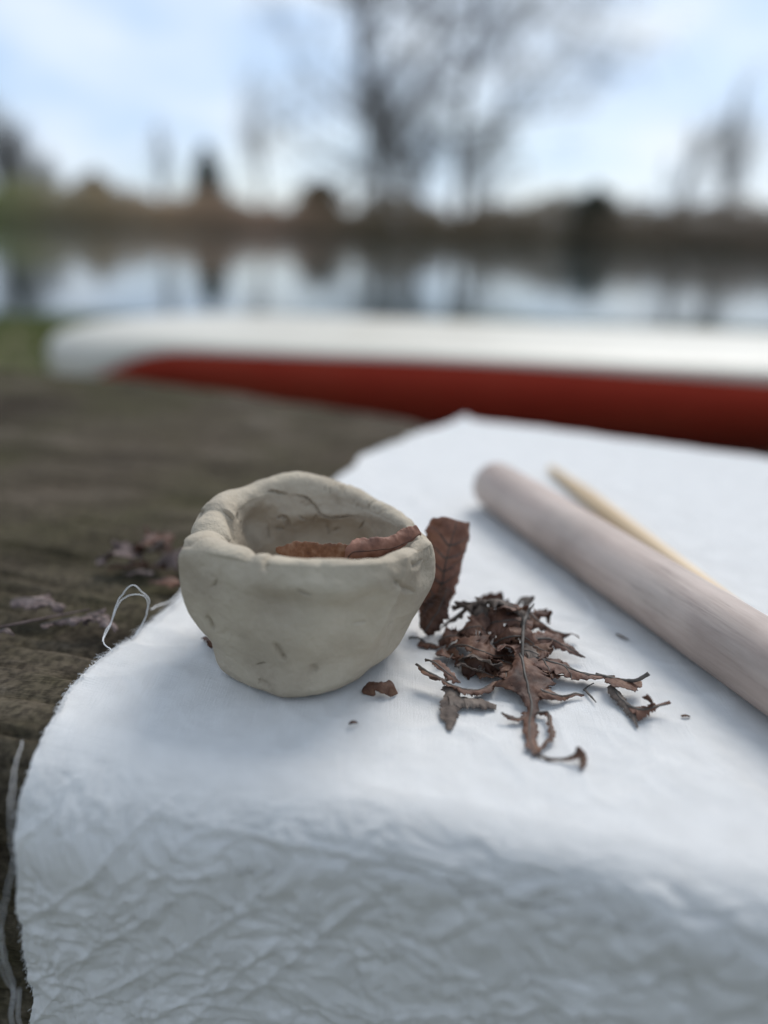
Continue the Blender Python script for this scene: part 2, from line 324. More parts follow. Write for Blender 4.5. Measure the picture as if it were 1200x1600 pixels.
# ---- trees
def grow(rnd, base, height, r0, spread, levels, nb, lean=(0, 0), first=.3, up=.25, gnarl=.12):
    trunk = []; crown = []
    def limb(p, d, length, r, lv):
        steps = 7 if lv == 0 else (5 if lv < 3 else 3); pts = [p]; dd = d.copy()
        for i in range(steps):
            dd = dd+np.array([rnd.gauss(0, gnarl), rnd.gauss(0, gnarl), rnd.gauss(0, gnarl*.6)+up*.12*(lv > 0)]); dd /= np.linalg.norm(dd)
            pts.append(pts[-1]+dd*length/steps)
        end = r*(.45 if lv == 0 else .3)
        (trunk if lv == 0 else crown).append((np.array(pts), np.array([r, end]), 7 if lv == 0 else (5 if lv == 1 else 3)))
        if lv >= levels: return
        k = nb[lv]
        for i in range(k):
            f = first+(1-first)*(i+rnd.random())/k if lv == 0 else .25+.75*(i+rnd.random())/k
            f = min(f, .98); q = f*steps; a = int(q); pp = pts[a]+(pts[min(a+1, steps)]-pts[a])*(q-a)
            ax = np.cross(dd, [rnd.gauss(0, 1), rnd.gauss(0, 1), rnd.gauss(0, .4)]); ax /= np.linalg.norm(ax)+1e-9
            ang = spread*(.7+.6*rnd.random()); nd = dd*math.cos(ang)+ax*math.sin(ang); nd[2] += up; nd /= np.linalg.norm(nd)
            limb(pp, nd, length*(.42+.25*rnd.random())*(1.15-.5*f), max(r*(.5-.15*f), .006), lv+1)
    d0 = np.array([lean[0], lean[1], 1.]); d0 /= np.linalg.norm(d0)
    limb(np.array(base, float), d0, height, r0, 0)
    return trunk, crown
def bare_tree(name, x, y, label, height, r0, seed, spread=.75, levels=3, nb=(11, 7, 6), lean=(0, 0), first=.3, up=.25, m='twig', group='trees on the far shore', stems=1):
    base = np.array([x, y, float(ground_z(np.array(x), np.array(y)))-.15]); root = empty(name, base); rnd = random.Random(seed)
    tag(root, label, 'tree', group)
    mt = MB(); mc = MB()
    for s in range(stems):
        ln = (lean[0]+(s-(stems-1)/2)*.22, lean[1])
        tr, cr = grow(rnd, base, height*(1-.12*s), r0, spread, levels, nb, ln, first, up)
        for P, rr, k in tr: mt.add(*tube(P, rr, k, cap=False))
        for P, rr, k in cr: mc.add(*tube(P, rr, k, cap=False))
    mt.quads('trunk', M['bark'], root, base); mc.quads('crown', M[m], root, base)
    return root
bare_tree('bare_tree', -.95, 85, 'left one of the two tall bare trees in the middle of the far shore', 31, .6, 11, 1.0, 4, (17, 7, 5, 3), (.02, 0), .12, .12)
bare_tree('bare_tree', 6.3, 84, 'right one of the two tall bare trees in the middle, with wide limbs', 33, .5, 7, 1.1, 4, (19, 7, 5, 3), (.04, 0), .14, .05)
bare_tree('bare_tree', 28.6, 71, 'slender bare tree standing at the right side of the far shore', 10, .18, 21, .5, 3, (11, 7, 4), (0, 0), .08, .3, 'twig_pale', stems=2)
bare_tree('bare_tree', 2.4, 90, 'smaller bushy bare tree between the two tall middle trees', 13, .3, 61, .8, 3, (18, 10, 8), (0, 0), .08, .2)
bare_tree('bare_tree', -3.6, 88, 'smaller bushy bare tree close left of the two tall middle trees', 12, .25, 62, .8, 3, (16, 10, 7), (-.02, 0), .08, .2, 'twig_pale')
bare_tree('bare_tree', 8.6, 89, 'smaller bushy bare tree close right of the two tall middle trees', 10, .25, 63, .8, 3, (16, 9, 7), (.05, 0), .08, .2, 'twig_pale')
bare_tree('bare_tree', 34.4, 69, 'bare tree cut by the right edge of the frame', 20, .2, 24, .9, 3, (10, 6, 4), (.0, 0), .25, .3, 'twig_pale')
bare_tree('bare_tree', 24.5, 73, 'small thin bare tree between the dark bush and the right tree', 8, .22, 31, .5, 3, (12, 8, 4), (0, 0), .15, .4)
bare_tree('bare_tree', -15.0, 93, 'thin pale bare sapling right of the dark conifer', 11, .2, 41, .45, 3, (12, 7, 4), (0, 0), .2, .4, 'twig_pale')
bare_tree('bare_tree', -27.5, 98, 'thin bare sapling just left of the dark conifer', 8, .2, 42, .45, 3, (12, 7, 4), (0, 0), .2, .4, 'twig_pale')
bare_tree('willow_tree', -48.5, 103, 'pale grey many-stemmed willow at the left edge of the far shore', 10.5, .22, 51, .6, 3, (20, 9, 6), (0, 0), .05, .3, 'twig_pale', stems=3)
bare_tree('willow_tree', -44.5, 100, 'shorter grey willow with a dark stem right of the pale one', 8.5, .25, 52, .5, 3, (18, 9, 6), (0, 0), .05, .3, 'twig_pale', stems=3)

def dense(name, x, y, label, cat, h, wid, seed, m, conical):
    base = np.array([x, y, float(ground_z(np.array(x), np.array(y)))-.1]); root = empty(name, base); r_ = np.random.default_rng(seed)
    tag(root, label, cat, 'evergreens on the far shore')
    V, F = tube([base, base+[0, 0, h*.9]], [.12, .03], 6); mesh_obj('trunk', V, [tuple(dict.fromkeys(f)) for f in F.tolist()], M['bark'], root, base)
    n = 9000; t = r_.uniform(.03, 1, n); prof = (1-t)**.7*(1+.15*np.sin(t*40+seed))+.06 if conical else np.sqrt(np.clip(1-np.clip(2*t-.9, 0, 1)**2.2, .02, 1))*(.85+.15*t)
    a = r_.uniform(0, 2*math.pi, n); rr = wid*prof*np.abs(r_.normal(0, .55, n))*(1+.25*np.sin(a*3+seed))
    p = base+np.stack([rr*np.cos(a), rr*np.sin(a), t*h], -1)
    V, F = cards(p, r_.uniform(.16, .42, n), r_); mesh_obj('crown', V, F, M[m], root, base, False)
dense('conifer_tree', -22.3, 99, 'dark green pointed conifer rising above the far brush', 'conifer', 8.6, 2.7, 1, 'conifer', True)
dense('brown_bush', -8.1, 90, 'low dark brown bush left of the tall middle trees', 'bush', 5.0, 2.6, 2, 'brush', False)
dense('evergreen_bush', 17.7, 74, 'dark upright bush on the right part of the far shore', 'bush', 4.6, 1.9, 3, 'conifer', False)
dense('brown_bush', -35.6, 99, 'small brown bush peaking above the brush at left', 'bush', 5.4, 2.4, 4, 'brush', False)

# ================================================================== BOAT on the grass
def boat():
    x0, x1 = -.70, 2.9; root = empty('boat', (1.1, 1.62, -.268)); tag(root, 'long boat with white upper side and red hull lying on the bank', 'boat')
    nx, na = 150, 96; t = np.linspace(0, 1, nx); xx = x0+(x1-x0)*(t-np.sin(2*math.pi*t)/(2*math.pi)*.75)
    el = np.clip(np.minimum((xx-x0)/.62, (x1-xx)/.62), 0, 1); f = np.sqrt(np.clip(1-(1-el)**2.2, 0, 1))       # blunt rounded ends
    elz = np.clip(np.minimum((xx-x0)/.30, (x1-xx)/.30), 0, 1); fz = np.sqrt(np.clip(1-(1-elz)**2.4, 0, 1))
    hb = .26*f+.001; ztop = -.080+(.080-.020)*fz
    seam = -.046-.020*sstep(.0, .9, xx)-.02*sstep(-.38, -.6, xx)-.028*np.exp(-np.clip(xx+.70, 0, 9)/.12)-.045*np.exp(-((xx+.60)/.13)**2); ztop = np.maximum(ztop, seam+.012)
    zbot = np.minimum(-.10-(.268-.10)*np.sqrt(np.clip(1-(1-np.clip(np.minimum((xx-x0)/1.0, (x1-xx)/1.0), 0, 1))**2, 0, 1)), seam-.01)
    red = MB(); wh = MB()
    a = np.linspace(0, math.pi, 49)                      # lower half: front seam -> keel -> back seam
    cx = -np.sign(np.cos(a))*np.abs(np.cos(a))**2.3; sz = -np.sin(a)**1.1
    P = np.stack([np.repeat(xx[:, None], 49, 1), 1.62+hb[:, None]*cx[None], seam[:, None]+(seam-zbot)[:, None]*sz[None]], -1)
    red.add(P.reshape(-1, 3), grid_faces(nx, 49))
    cx = -np.sign(np.cos(a))*np.abs(np.cos(a))**.75; sz = np.sin(a)**.7
    P = np.stack([np.repeat(xx[:, None], 49, 1), 1.62+(hb+.006*f)[:, None]*cx[None], (seam-.002)[:, None]+(ztop-seam)[:, None]*sz[None]], -1)
    wh.add(P.reshape(-1, 3), grid_faces(nx, 49)[:, ::-1])
    red.quads('hull', M['boat_red'], root, root.location); wh.quads('deck', M['boat_white'], root, root.location)
boat()

# ================================================================== OLD TRUNK used as a table (flat top at z=0)
def front_y(x): return .184-.24*x-.004*sstep(-.1, .02, x)        # front edge line of the flat top
def back_y(x): return np.interp(x, [-1.6, -.44, -.28, -.13, .042, .123, .215, .304, 1.3], [1.20, .895, .865, .79, .70, .675, .635, .59, .25])
LB = []
def log_table():
    # rows run over: back face (up), top, rounded front edge, front face (down); columns along x
    xs = np.r_[np.linspace(-1.6, -.62, 40), np.linspace(-.6, -.04, 400), np.linspace(-.035, .35, 60), np.linspace(.38, 1.3, 36)]
    q = []          # (region, value)
    for z in np.linspace(-.30, -.03, 12): q.append((0, z))
    for v in np.linspace(0, 1, 330)**1.0: q.append((1, 1-v**1.55))
    for a in np.linspace(.03, 1, 30): q.append((2, a*math.pi/2))
    for z in np.r_[np.linspace(-.034, -.14, 70), np.linspace(-.15, -.30, 10)]: q.append((3, z))
    X = np.repeat(xs[None], len(q), 0); Y = np.zeros_like(X); Z = np.zeros_like(X); nf = np.zeros_like(X)
    Rr = .0145+.0155*(1-sstep(-.11, .02, xs))
    for i, (k, v) in enumerate(q):
        fy = front_y(xs)+.012; by = back_y(xs)+.015-.03*sstep(.04, .1, xs)
        if k == 0: Y[i] = by+.02+.02*np.cos(v*9); Z[i] = v
        elif k == 1: Y[i] = fy+(by-fy)*v; Z[i] = -.02*sstep(.93, 1, v)*sstep(.93, 1, v)
        elif k == 2: Y[i] = fy-Rr*math.sin(v); Z[i] = -Rr*(1-math.cos(v)); nf[i] = math.sin(v)
        else: Y[i] = fy-Rr+.09*np.clip(-v-Rr, 0, 9); Z[i] = v; nf[i] = 1
    # grain runs along the edge direction
    g = X+.0; c = Y+.28*X
    P = np.stack([g*7, c*60+Z*40, Z*10], -1)
    d = .0022*(fbm(np.stack([g*18, c*40, Z*30], -1), 4, 3)-1)+.0016*(fbm(np.stack([g*26, c*190+Z*150, Z*20], -1), 3, 9)-.6)
    d += -.003*np.clip(noise(np.stack([g*7, c*26, Z*20], -1), 31)-.25, 0, 1)*2
    # checks and cracks along the grain
    wob = .006*fbm(st(g*9, c*0+1), 3, 4)
    for c0, xa, xb, dep, wd in [(.288, -.23, -.115, .006, .0011), (.2755, -.30, -.11, .005, .0009), (.2395, -.16, -.06, .006, .0013), (.203, -.30, -.09, .008, .0011), (.320, -.35, -.14, .005, .0013), (.37, -.2, -.1, .004, .002), (.182, -.2, -.1, .008, .0013), (.2215, -.3, -.12, .006, .0008), (.247, -.28, -.13, .004, .0006), (.262, -.2, -.135, .006, .001)]:
        m = sstep(xa, xa+.03, g)*(1-sstep(xb-.03, xb, g)); d -= dep*m*np.exp(-((c+Z*.8-c0-wob)/wd)**2)
    # knot hollow
    d -= .006*np.exp(-(((X+.112)/.0075)**2+((Y-.2555)/.0032)**2))
    # broad hollow / broken edge at the near left corner
    d -= .010*np.exp(-(((X+.128)/.016)**2+((Y-.195)/.010)**2))*(1+.5*noise(P*1.5, 77))
    lo = sstep(-.07, -.125, X+.0*Y)      # away from the cloth the edge is rougher
    d -= nf*.0045*(ridged(np.stack([g*14, c*0+2, Z*55], -1), 3, 12))*(.25+lo)
    LB.append(d)
    Z2 = Z+d*(1-nf*.85); Y2 = Y-d*nf
    Z2 = np.minimum(Z2, -.0008)
    V = np.stack([X, Y2, Z2], -1)
    mb = MB(); mb.add(V.reshape(-1, 3), grid_faces(len(q), len(xs))[:, ::-1])
    nq, nx = len(q), len(xs)
    F = mb.F[0].tolist()+[tuple(i*nx for i in range(nq))[::-1], tuple(i*nx+nx-1 for i in range(nq)), ]
    o = mesh_obj('tree_trunk_table', V.reshape(-1, 3), F, M['old_wood'], origin=(-.1, .5, -.27))
    tag(o, 'weathered grey-brown mossy tree trunk with flat cracked top under the cloth', 'tree trunk')
log_table()

# ================================================================== CLOTH
XLs = np.array([.184, .212, .238, .256, .2846, .318, .515, .577, .661, .70]); XLx = np.array([-.1085, -.1090, -.1105, -.1053, -.0967, -.0892, -.0254, -.0016, .0477, .078])
def make_cloth():
    rows = []
    nt_ = 330
    for v in np.linspace(0, 1, nt_)**1.35: rows.append((1, v))
    rows = rows[::-1]
    back = [(0, z) for z in np.linspace(-.16, -.006, 26)]
    arc = [(2, a) for a in np.linspace(.02, 1, 70)*math.pi/2]
    face = [(3, z) for z in np.linspace(0, 1, 300)*-.235]
    q = back+rows+arc+face; nc = 620
    u = np.linspace(0, 1, nc)**1.25
    X = np.zeros((len(q), nc)); Y = X.copy(); Z = X.copy(); Nn = np.zeros(X.shape+(3,)); s_ = np.zeros(len(q)); arcs = np.zeros(len(q))
    FRv = lambda x: .0165+.0155*(1-sstep(-.11, .02, x)); nrm = np.array([-.2334, -.9724])                # outward normal of the front edge in plan
    XR = .46; s = 0; prev = None
    for i, (k, v) in enumerate(q):
        if k == 1: yl = .196+(.70-.196)*v
        elif k == 0: yl = .70
        else: yl = .196
        xl = -.1
        for _ in range(8):
            fl = front_y(xl)+.012; bl = float(back_y(xl)); yl = fl+(bl-fl)*(1. if k == 0 else (v if k == 1 else 0)); xl = float(np.interp(yl, XLs, XLx))
        if k == 3: xl += .145*v+.0012*math.sin(v*60)
        x = xl+(XR-xl)*u
        fy = front_y(x)+.012; by = back_y(x)+.0
        fl = front_y(xl)+.012; bl = float(back_y(xl))
        vy = 1. if k == 0 else (np.clip((yl-fl)/(bl-fl), 0, 1) if k == 1 else 0.)
        if k == 1: vy = v
        y = fy+(by-fy)*vy; z = 0*x; nv = np.zeros((nc, 3)); nv[:, 2] = 1
        if k == 0:
            y = by+.004; z = z+v; nv[:] = (.32, .95, 0)
        if k == 1:
            e = np.clip((v-.985)/.015, 0, 1); z = z-.006*e*e
        FR = FRv(x)
        if k == 2:
            y = y-.004*0+nrm[1]*FR*math.sin(v); x = x+nrm[0]*FR*math.sin(v)*.2; z = z-FR*(1-math.cos(v))
            nv[:, 0] = nrm[0]*math.sin(v); nv[:, 1] = nrm[1]*math.sin(v); nv[:, 2] = math.cos(v)
        if k == 3:
            y = y+nrm[1]*FR-.09*v; x = x+nrm[0]*FR*.2; z = z-FR+v; nv[:, 0] = nrm[0]; nv[:, 1] = nrm[1]; nv[:, 2] = -.09
        X[i], Y[i], Z[i], Nn[i] = x, y, z, nv
        p = np.array([x[60], y[60], z[60]])
        if prev is not None: s += np.linalg.norm(p-prev)
        prev = p; arcs[i] = s
    A = np.repeat(arcs[:, None], nc, 1); iF = next(i for i, r in enumerate(q) if r[0] == 2)
    A = A-arcs[iF]                                   # 0 at the start of the front bend, + towards the face
    P = np.stack([X*1., A*1., 0*X], -1)
    w = P+.012*np.stack([fbm(P*35, 3, 1), fbm(P*35, 3, 2), 0*X], -1)
    # crumpled, once folded and pressed cotton: sharp thin ridges over softer swells
    def creases(sc, sd, wd): n1 = noise(w*sc, sd); return np.exp(-np.abs(n1)/wd)
    cr = .9*creases(26, 1, .06)+.6*creases(44, 4, .07)+.45*creases(80, 9, .09)
    sw = fbm(w*22, 3, 40)
    hang = sstep(.0, .05, A)
    top = 1-sstep(-.03, .04, A)
    d = hang*(.0002*cr+.0016*sw+.0022*fbm(w*52, 5, 60, .66)+.0008*ridged(w*95+.6*fbm(w*60, 2, 5)[..., None], 3, 66)+.0012*fbm(w*120, 3, 62, .7)+.0008*fbm(w*260, 3, 61))
    # long straight fold marks over the face
    rnd = random.Random(8)
    for _ in range(60):
        ax = rnd.uniform(-.12, .22); ay = rnd.uniform(.03, .25); th = rnd.choice([-.85, -.85, -1.0, -.6, .9, -1.4, .2])+rnd.uniform(-.22, .22); ln = rnd.uniform(.015, .075)
        dx, dy = math.cos(th), math.sin(th); uu = (X-ax)*dx+(A-ay)*dy; vv = -(X-ax)*dy+(A-ay)*dx+.0025*noise(w*30, 70)
        amp = rnd.uniform(.0005, .0017)*rnd.choice([1, 1, -1]); d += hang*amp*(np.exp(-np.abs(vv)/.0016)-.5*np.exp(-np.abs(vv-.004)/.004))*np.exp(-(uu/ln)**4)
    # top: nearly smooth, faint pulls round the bowl and a few soft ripples
    T = .0011*(fbm(w*30, 4, 80)+1)*.5+.0003*(fbm(w*120, 3, 81, .7)+1)+.0006*np.clip(ridged(w*40, 2, 83), 0, 1)
    bx, by_ = -.026, .27; ang = np.arctan2(Y-by_, X-bx); rr = np.hypot(X-bx, Y-by_)
    T += .0009*(.5+.5*np.cos(ang*17+3*noise(w*20, 5)))*np.exp(-((rr-.052)/.02)**2)*(ang < .3)
    T += .0009*creases(14, 21, .05)*sstep(.06, .10, rr)*.5+.0006*creases(27, 25, .07)*sstep(.05, .09, rr)
    T += .0012*np.exp(-((Y-.70+.35*X)/.02)**2)*(.6+.4*noise(w*14, 15))    # lifted lip at the far edge
    d += top*T
    V = np.stack([X, Y, Z], -1)+Nn*(d+.0006)[..., None]
    # wavy, frayed left border
    bor = np.exp(-u*60)[None]; V[..., 0] += bor*(.0012*fbm(st(A*60, 1), 3, 90)+.0003*noise(st(A*900, 2), 91))
    V[..., 0] += bor*.005*noise(st(A*30, 5), 94)*sstep(-.28, -.34, A); V[..., 2] += bor*.002*(1+noise(st(A*38, 6), 95))*sstep(-.28, -.34, A)*top
    V[..., 2] += top*bor*.0009*(1+noise(st(A*70, 3), 92))
    o = mesh_obj('cloth', V.reshape(-1, 3), grid_faces(len(q), nc)[:, ::-1], M['cloth'])
    uvl = o.data.uv_layers.new(name='UVMap'); vi = np.zeros(len(o.data.loops), np.int32); o.data.loops.foreach_get('vertex_index', vi)
    uv = np.stack([X, A], -1).reshape(-1, 2)[vi]; uvl.data.foreach_set('uv', uv.astype(np.float32).ravel())
    tag(o, 'white crumpled cotton cloth with frayed edge hanging over the near edge', 'cloth')
    return o, V, A
cloth, CV, CA = make_cloth()
from mathutils.kdtree import KDTree
_m = (CA < .0) & (CA > -.40) & (CV[..., 0] < .22); _t = CV[_m][::2]; KD = KDTree(len(_t))
for _i, _p in enumerate(_t): KD.insert((_p[0], _p[1], 0), _i)
KD.balance()
def cloth_z(P):
    P = np.asarray(P, float); f = P.reshape(-1, 3); z = np.zeros(len(f))
    for i, q in enumerate(f):
        co, j, dd = KD.find((q[0], q[1], 0)); z[i] = _t[j, 2] if dd < .004 else 0.
    return z.reshape(P.shape[:-1])
# frayed fringe along the left border
def fringe():
    rnd = random.Random(4); mb = MB(); E = CV[:, 0]; A = CA[:, 0]
    for i in range(len(E)):
        s = A[i]
        on_top = s < 0; k = 3 if (-.16 < s < .0) else (2 if s >= 0 else 0)
        if s < -.45: continue
        for _ in range(k):
            p = E[i]+np.array([rnd.uniform(.0002, .002), rnd.gauss(0, .0006), .0003 if on_top else -.0+rnd.gauss(0, .0006)])
            ln = rnd.uniform(.0006, .0022)*(1.7 if -.13 < s < -.03 else 1)*(1 if on_top else .6)
            d = np.array([-1, .5+rnd.gauss(0, .35), 0]) if on_top else np.array([-1, -.1, rnd.gauss(-.4, .5)])
            d /= np.linalg.norm(d); mid = p+d*ln*.5+np.array([0, 0, .0004*rnd.random()]); end = p+d*ln+np.array([rnd.gauss(0, .0003), rnd.gauss(0, .0006), -.0003 if on_top else -.0006])
            mb.add(*tube([p, mid, end], [.00010, .00007], 3, cap=False))
    o = mb.quads('fringe', M['thread'], cloth); o['kind'] = 'stuff'
fringe()
def threads(lst):
    for pts, r in lst:
        P = catmull(np.array(pts)/100, 110); P = P+.00028*np.stack([noise(P*420, 3), noise(P*420, 4), noise(P*420, 5)], -1)
        V, F = tube(P, r, 5); o = mesh_obj('loose_thread', V, [tuple(dict.fromkeys(f)) for f in F.tolist()], M['thread'], cloth, tuple(P[0]))
threads([
 ([(-10.52,25.6,-0.04),(-10.66,26.2,-0.01),(-10.51,27.0,-0.01),(-9.99,27.4,0.13),(-9.56,27.5,0.73),(-9.25,27.5,1.49),(-9.17,27.5,1.94),(-9.45,27.5,2.27),(-9.78,27.5,2.53),(-10.24,27.5,2.07),(-10.46,27.2,1.59),(-10.55,26.8,1.07),(-10.61,26.2,0.78),(-10.37,25.9,0.68),(-10.12,25.6,0.67)], .00020),
 ([(-10.22,25.6,0.03),(-10.1,27.0,0.0),(-9.46,27.3,0.93),(-9.24,27.5,1.6),(-9.34,27.5,2.05),(-9.68,27.5,2.14),(-10.13,27.5,1.96),(-10.35,27.2,1.71),(-10.55,27.0,1.19),(-10.66,26.5,0.89),(-10.56,26.0,0.84)], .00017),
 ([(-11.21,20.5,0.32),(-10.72,19.0,0.6),(-10.01,17.2,0.65),(-10.02,17.0,-0.5),(-10.19,17.3,-1.36)], .00013),
 ([(-10.18,17.3,-1.25),(-10.43,17.0,-2.25),(-10.58,16.8,-3.02),(-10.74,16.8,-3.62)], .00012),
 ([(-10.71,16.9,-3.36),(-10.76,16.9,-4.23),(-10.84,17.1,-5.29),(-10.93,17.4,-6.35)], .00015),
 ([(-10.77,16.8,-3.86),(-10.82,16.8,-4.75),(-10.88,17.0,-5.64),(-10.99,17.4,-6.55)], .00012),
 ([(-10.93,17.4,-6.41),(-10.9,17.0,-6.98),(-10.99,17.0,-7.95)], .00018),
 ([(-10.79,17.4,-6.54),(-10.75,17.1,-7.1),(-10.83,17.1,-8.08)], .00015),
 ([(-9.49,28.6,0.91),(-9.33,29.5,0.7),(-9.15,30.4,0.44),(-9.01,32.0,0.31)], .00028),
 ([(-9.34,28.4,0.64),(-9.13,29.3,0.48),(-8.96,30.4,0.39),(-8.88,32.4,0.22)], .00022),
 ([(-9.23,28.85,0.2),(-9.09,29.56,0.5),(-8.85,30.51,0.4),(-8.78,31.56,0.3)], .00020)])

# ================================================================== BOWL
BC = np.array([-.0262, .2705])
def cyc(th, ang, val, sharp=False):
    ang = np.array(ang, float); val = np.array(val, float); a = np.r_[ang-360, ang, ang+360]; v = np.tile(val, 3); k = len(ang)
    t = np.degrees(th) % 360
    if sharp: return np.interp(t, a, v)
    i = np.searchsorted(a, t, side='right')-1; u = (t-a[i])/(a[i+1]-a[i]); p0, p1, p2, p3 = v[i-1], v[i], v[i+1], v[(i+2) % len(v)]
    return .5*(2*p1+(-p0+p2)*u+(2*p0-5*p1+4*p2-p3)*u*u+(-p0+3*p1-3*p2+p3)*u**3)
def bowl():
    nth, TH = 760, None
    th = np.linspace(0, 2*math.pi, 760, endpoint=False)
    A = [0, 30, 60, 90, 120, 150, 180, 200, 214, 236, 262, 285, 305, 330, 347]
    rr = cyc(th, A, [4.66, 4.45, 4.45, 4.70, 4.95, 5.02, 4.84, 4.84, 4.94, 4.62, 4.44, 4.56, 4.86, 4.78, 4.84])/100      # rim radius
    rb = cyc(th, A, [3.1, 3.3, 3.3, 3.4, 3.5, 3.5, 3.55, 3.65, 3.88, 3.72, 3.84, 3.62, 3.42, 3.12, 3.1])/100     # foot radius
    AZ = [0, 30, 60, 90, 120, 150, 180, 205, 232, 262, 295, 325, 345]
    zr = cyc(th, AZ, [5.05, 5.15, 5.55, 6.00, 6.0, 5.75, 5.15, 5.30, 5.55, 5.60, 5.62, 5.50, 5.25])/100     # rim height
    lip = cyc(th, AZ, [.50, .6, .9, 1.05, 1.0, 1.05, 1.1, 1.05, .85, .78, .76, .74, .62])/100
    zb = cyc(th, AZ, [.10, .1, .05, 0, 0, 0, .12, .12, .06, .0, .05, .26, .22])/100+.0001
    rows = []; kinds = []
    no, nl, ni = 170, 46, 150
    out = []
    for h in np.r_[[0, .3, .6, .85]]: out.append(('b', h))
    for h in np.linspace(0, 1, no): out.append(('o', h))
    for a in np.linspace(math.radians(35), math.pi, nl)[1:-1]: out.append(('l', a))
    for h in np.linspace(1, 0, ni): out.append(('i', h))
    for h in [.85, .6, .3, 0]: out.append(('f', h))
    n = len(out); Rr = np.zeros((n, 760)); Z = np.zeros((n, 760)); hh = np.zeros(n); kk = []
    half = lip/1.82; A0 = math.radians(35); zt = zr-half*.95; ztop = zt+half*math.sin(A0)*.95; ci = rr-.0038-half*math.cos(A0)
    floor = .010
    for i, (k, h) in enumerate(out):
        kk.append(k); hh[i] = h
        if k == 'b': Rr[i] = (rb-.006)*h; Z[i] = zb*h+.0
        if k == 'o':
            z = zb+(ztop-zb)*h; g = (h+.15*math.sin(math.pi*h)*1.0); r = rb+(rr-rb)*np.clip(g, 0, 1.2)
            er = .0065; k2 = np.clip((er-(z-zb))/er, 0, 1); r = r-er*.75*(1-np.sqrt(np.clip(1-k2**2, 0, 1)))
            r = r-.0038*np.clip((h-.70)/.30, 0, 1)**2; Rr[i] = r; Z[i] = z
        if k == 'l':
            Rr[i] = ci+half*math.cos(h); Z[i] = zt+half*math.sin(h)*.95
        if k == 'i':
            z = floor+(zt-floor)*h; r = (ci-half)*(.66+.34*h**.45) if True else 0
            Rr[i] = r-.006*(1-np.minimum(h/.15, 1))**2; Z[i] = z
        if k == 'f': Rr[i] = ((ci-half)*.66-.006)*h; Z[i] = floor
    kk = np.array(kk); X = BC[0]+Rr*np.cos(th); Y = BC[1]+Rr*np.sin(th); P = np.stack([X, Y, Z], -1)
    outer = (kk == 'o')[:, None]*1.; inner = ((kk == 'i') | (kk == 'f'))[:, None]*1.; lipm = (kk == 'l')[:, None]*1.
    # normals in the (r,z) plane, good enough for pressing and carving
    T0 = np.roll(P, -1, 1)-np.roll(P, 1, 1); T1 = np.gradient(P, axis=0); Nn = np.cross(T0, T1); Nn /= np.linalg.norm(Nn, axis=-1, keepdims=True)+1e-12
    # make it point out of the clay
    sgn = np.sign((Nn[..., 0]*np.cos(th)+Nn[..., 1]*np.sin(th))*(outer-inner)+Nn[..., 2]*lipm); sgn[sgn == 0] = 1; Nn *= sgn[..., None]
    Nn[kk == 'b'] = (0, 0, -1); Nn[kk == 'f'] = (0, 0, 1)
    d = .0024*fbm(P*30, 3, 5)+.0018*(np.abs(noise(P*36, 71))-.3)+.0006*fbm(P*110, 3, 6)+.0013*(ridged(P*24, 2, 7)-.4)*.8+.0007*np.abs(noise(P*60, 91))
    # finger flats: soft planes with corners (a squarish, hand-pressed pot)
    thd = np.degrees(th)[None] % 360
    def ad(a): return (thd-a+180) % 360-180
    def press(a, z, sa, sz, dep, where): return -2.4*dep*np.exp(-(ad(a)/sa)**2-((Z*100-z)/sz)**2)*where
    d += press(238, 3.3, 9, 1.5, .0012, outer)*0
    d += .0026*np.exp(-np.abs(ad(214))/3.6)*outer*sstep(.02, .04, Z)-.0014*np.exp(-((ad(232))/9)**2)*outer*sstep(.012, .04, Z)
    d += press(262, 4.1, 14, .8, .0016, outer)+press(300, 3.6, 16, 1.1, .0012, outer)+press(285, 1.6, 20, .9, .0011, outer)+press(245, 1.5, 12, .9, .0010, outer)
    d += press(322, 3.0, 9, 1.4, .0015, outer)+press(340, 4.3, 7, .6, .0012, outer)+press(196, 3.0, 12, 1.5, .0014, outer)
    d += .0012*np.exp(-((Z*100-4.75)/.35)**2)*outer*(.5+.5*np.cos(np.radians(ad(275)*3.2)))           # folded-over shoulder
    d += .0018*np.exp(-np.abs(ad(308+ (Z*100-3)*5))/3.5)*outer*sstep(.015, .03, Z)
    # inside: thumb hollows
    d += press(95, 3.6, 20, .8, .0022, inner)+press(60, 3.3, 12, .8, .0016, inner)+press(135, 4.3, 12, .6, .0025, inner)+press(120, 2.4, 18, .7, .0015, inner)
    d += .0020*np.exp(-((Z*100-(4.55-.008*(thd-90)))/.33)**2)*inner*np.exp(-(ad(85)/38)**2)
    # lip: overlapping folds at the left, nicks elsewhere
    lz = lipm+inner*sstep(.036, .048, Z)
    d += -.0030*np.exp(-(ad(193)/6)**2)*(inner*sstep(.036, .048, Z)+lipm)+.0012*np.exp(-(ad(203)/4.5)**2)*lz-.0018*np.exp(-(ad(211+(Z*100-5)*9)/2.2)**2)*(lipm+outer*sstep(.040, .050, Z))
    d += .0012*np.exp(-(ad(180)/6)**2)*lz-.0010*np.exp(-(ad(168)/3)**2)*lz-.0014*np.exp(-(ad(243)/3)**2)*(lipm+outer*sstep(.042, .055, Z))
    d += .0014*(fbm(P*75, 3, 55))*(lipm+outer*sstep(.038, .05, Z)+inner*sstep(.036, .05, Z))
    d += -.0016*np.exp(-(ad(336)/3)**2)*lz+.0012*np.exp(-(ad(344)/3)**2)*lz-.001*np.exp(-(ad(12)/3)**2)*lz
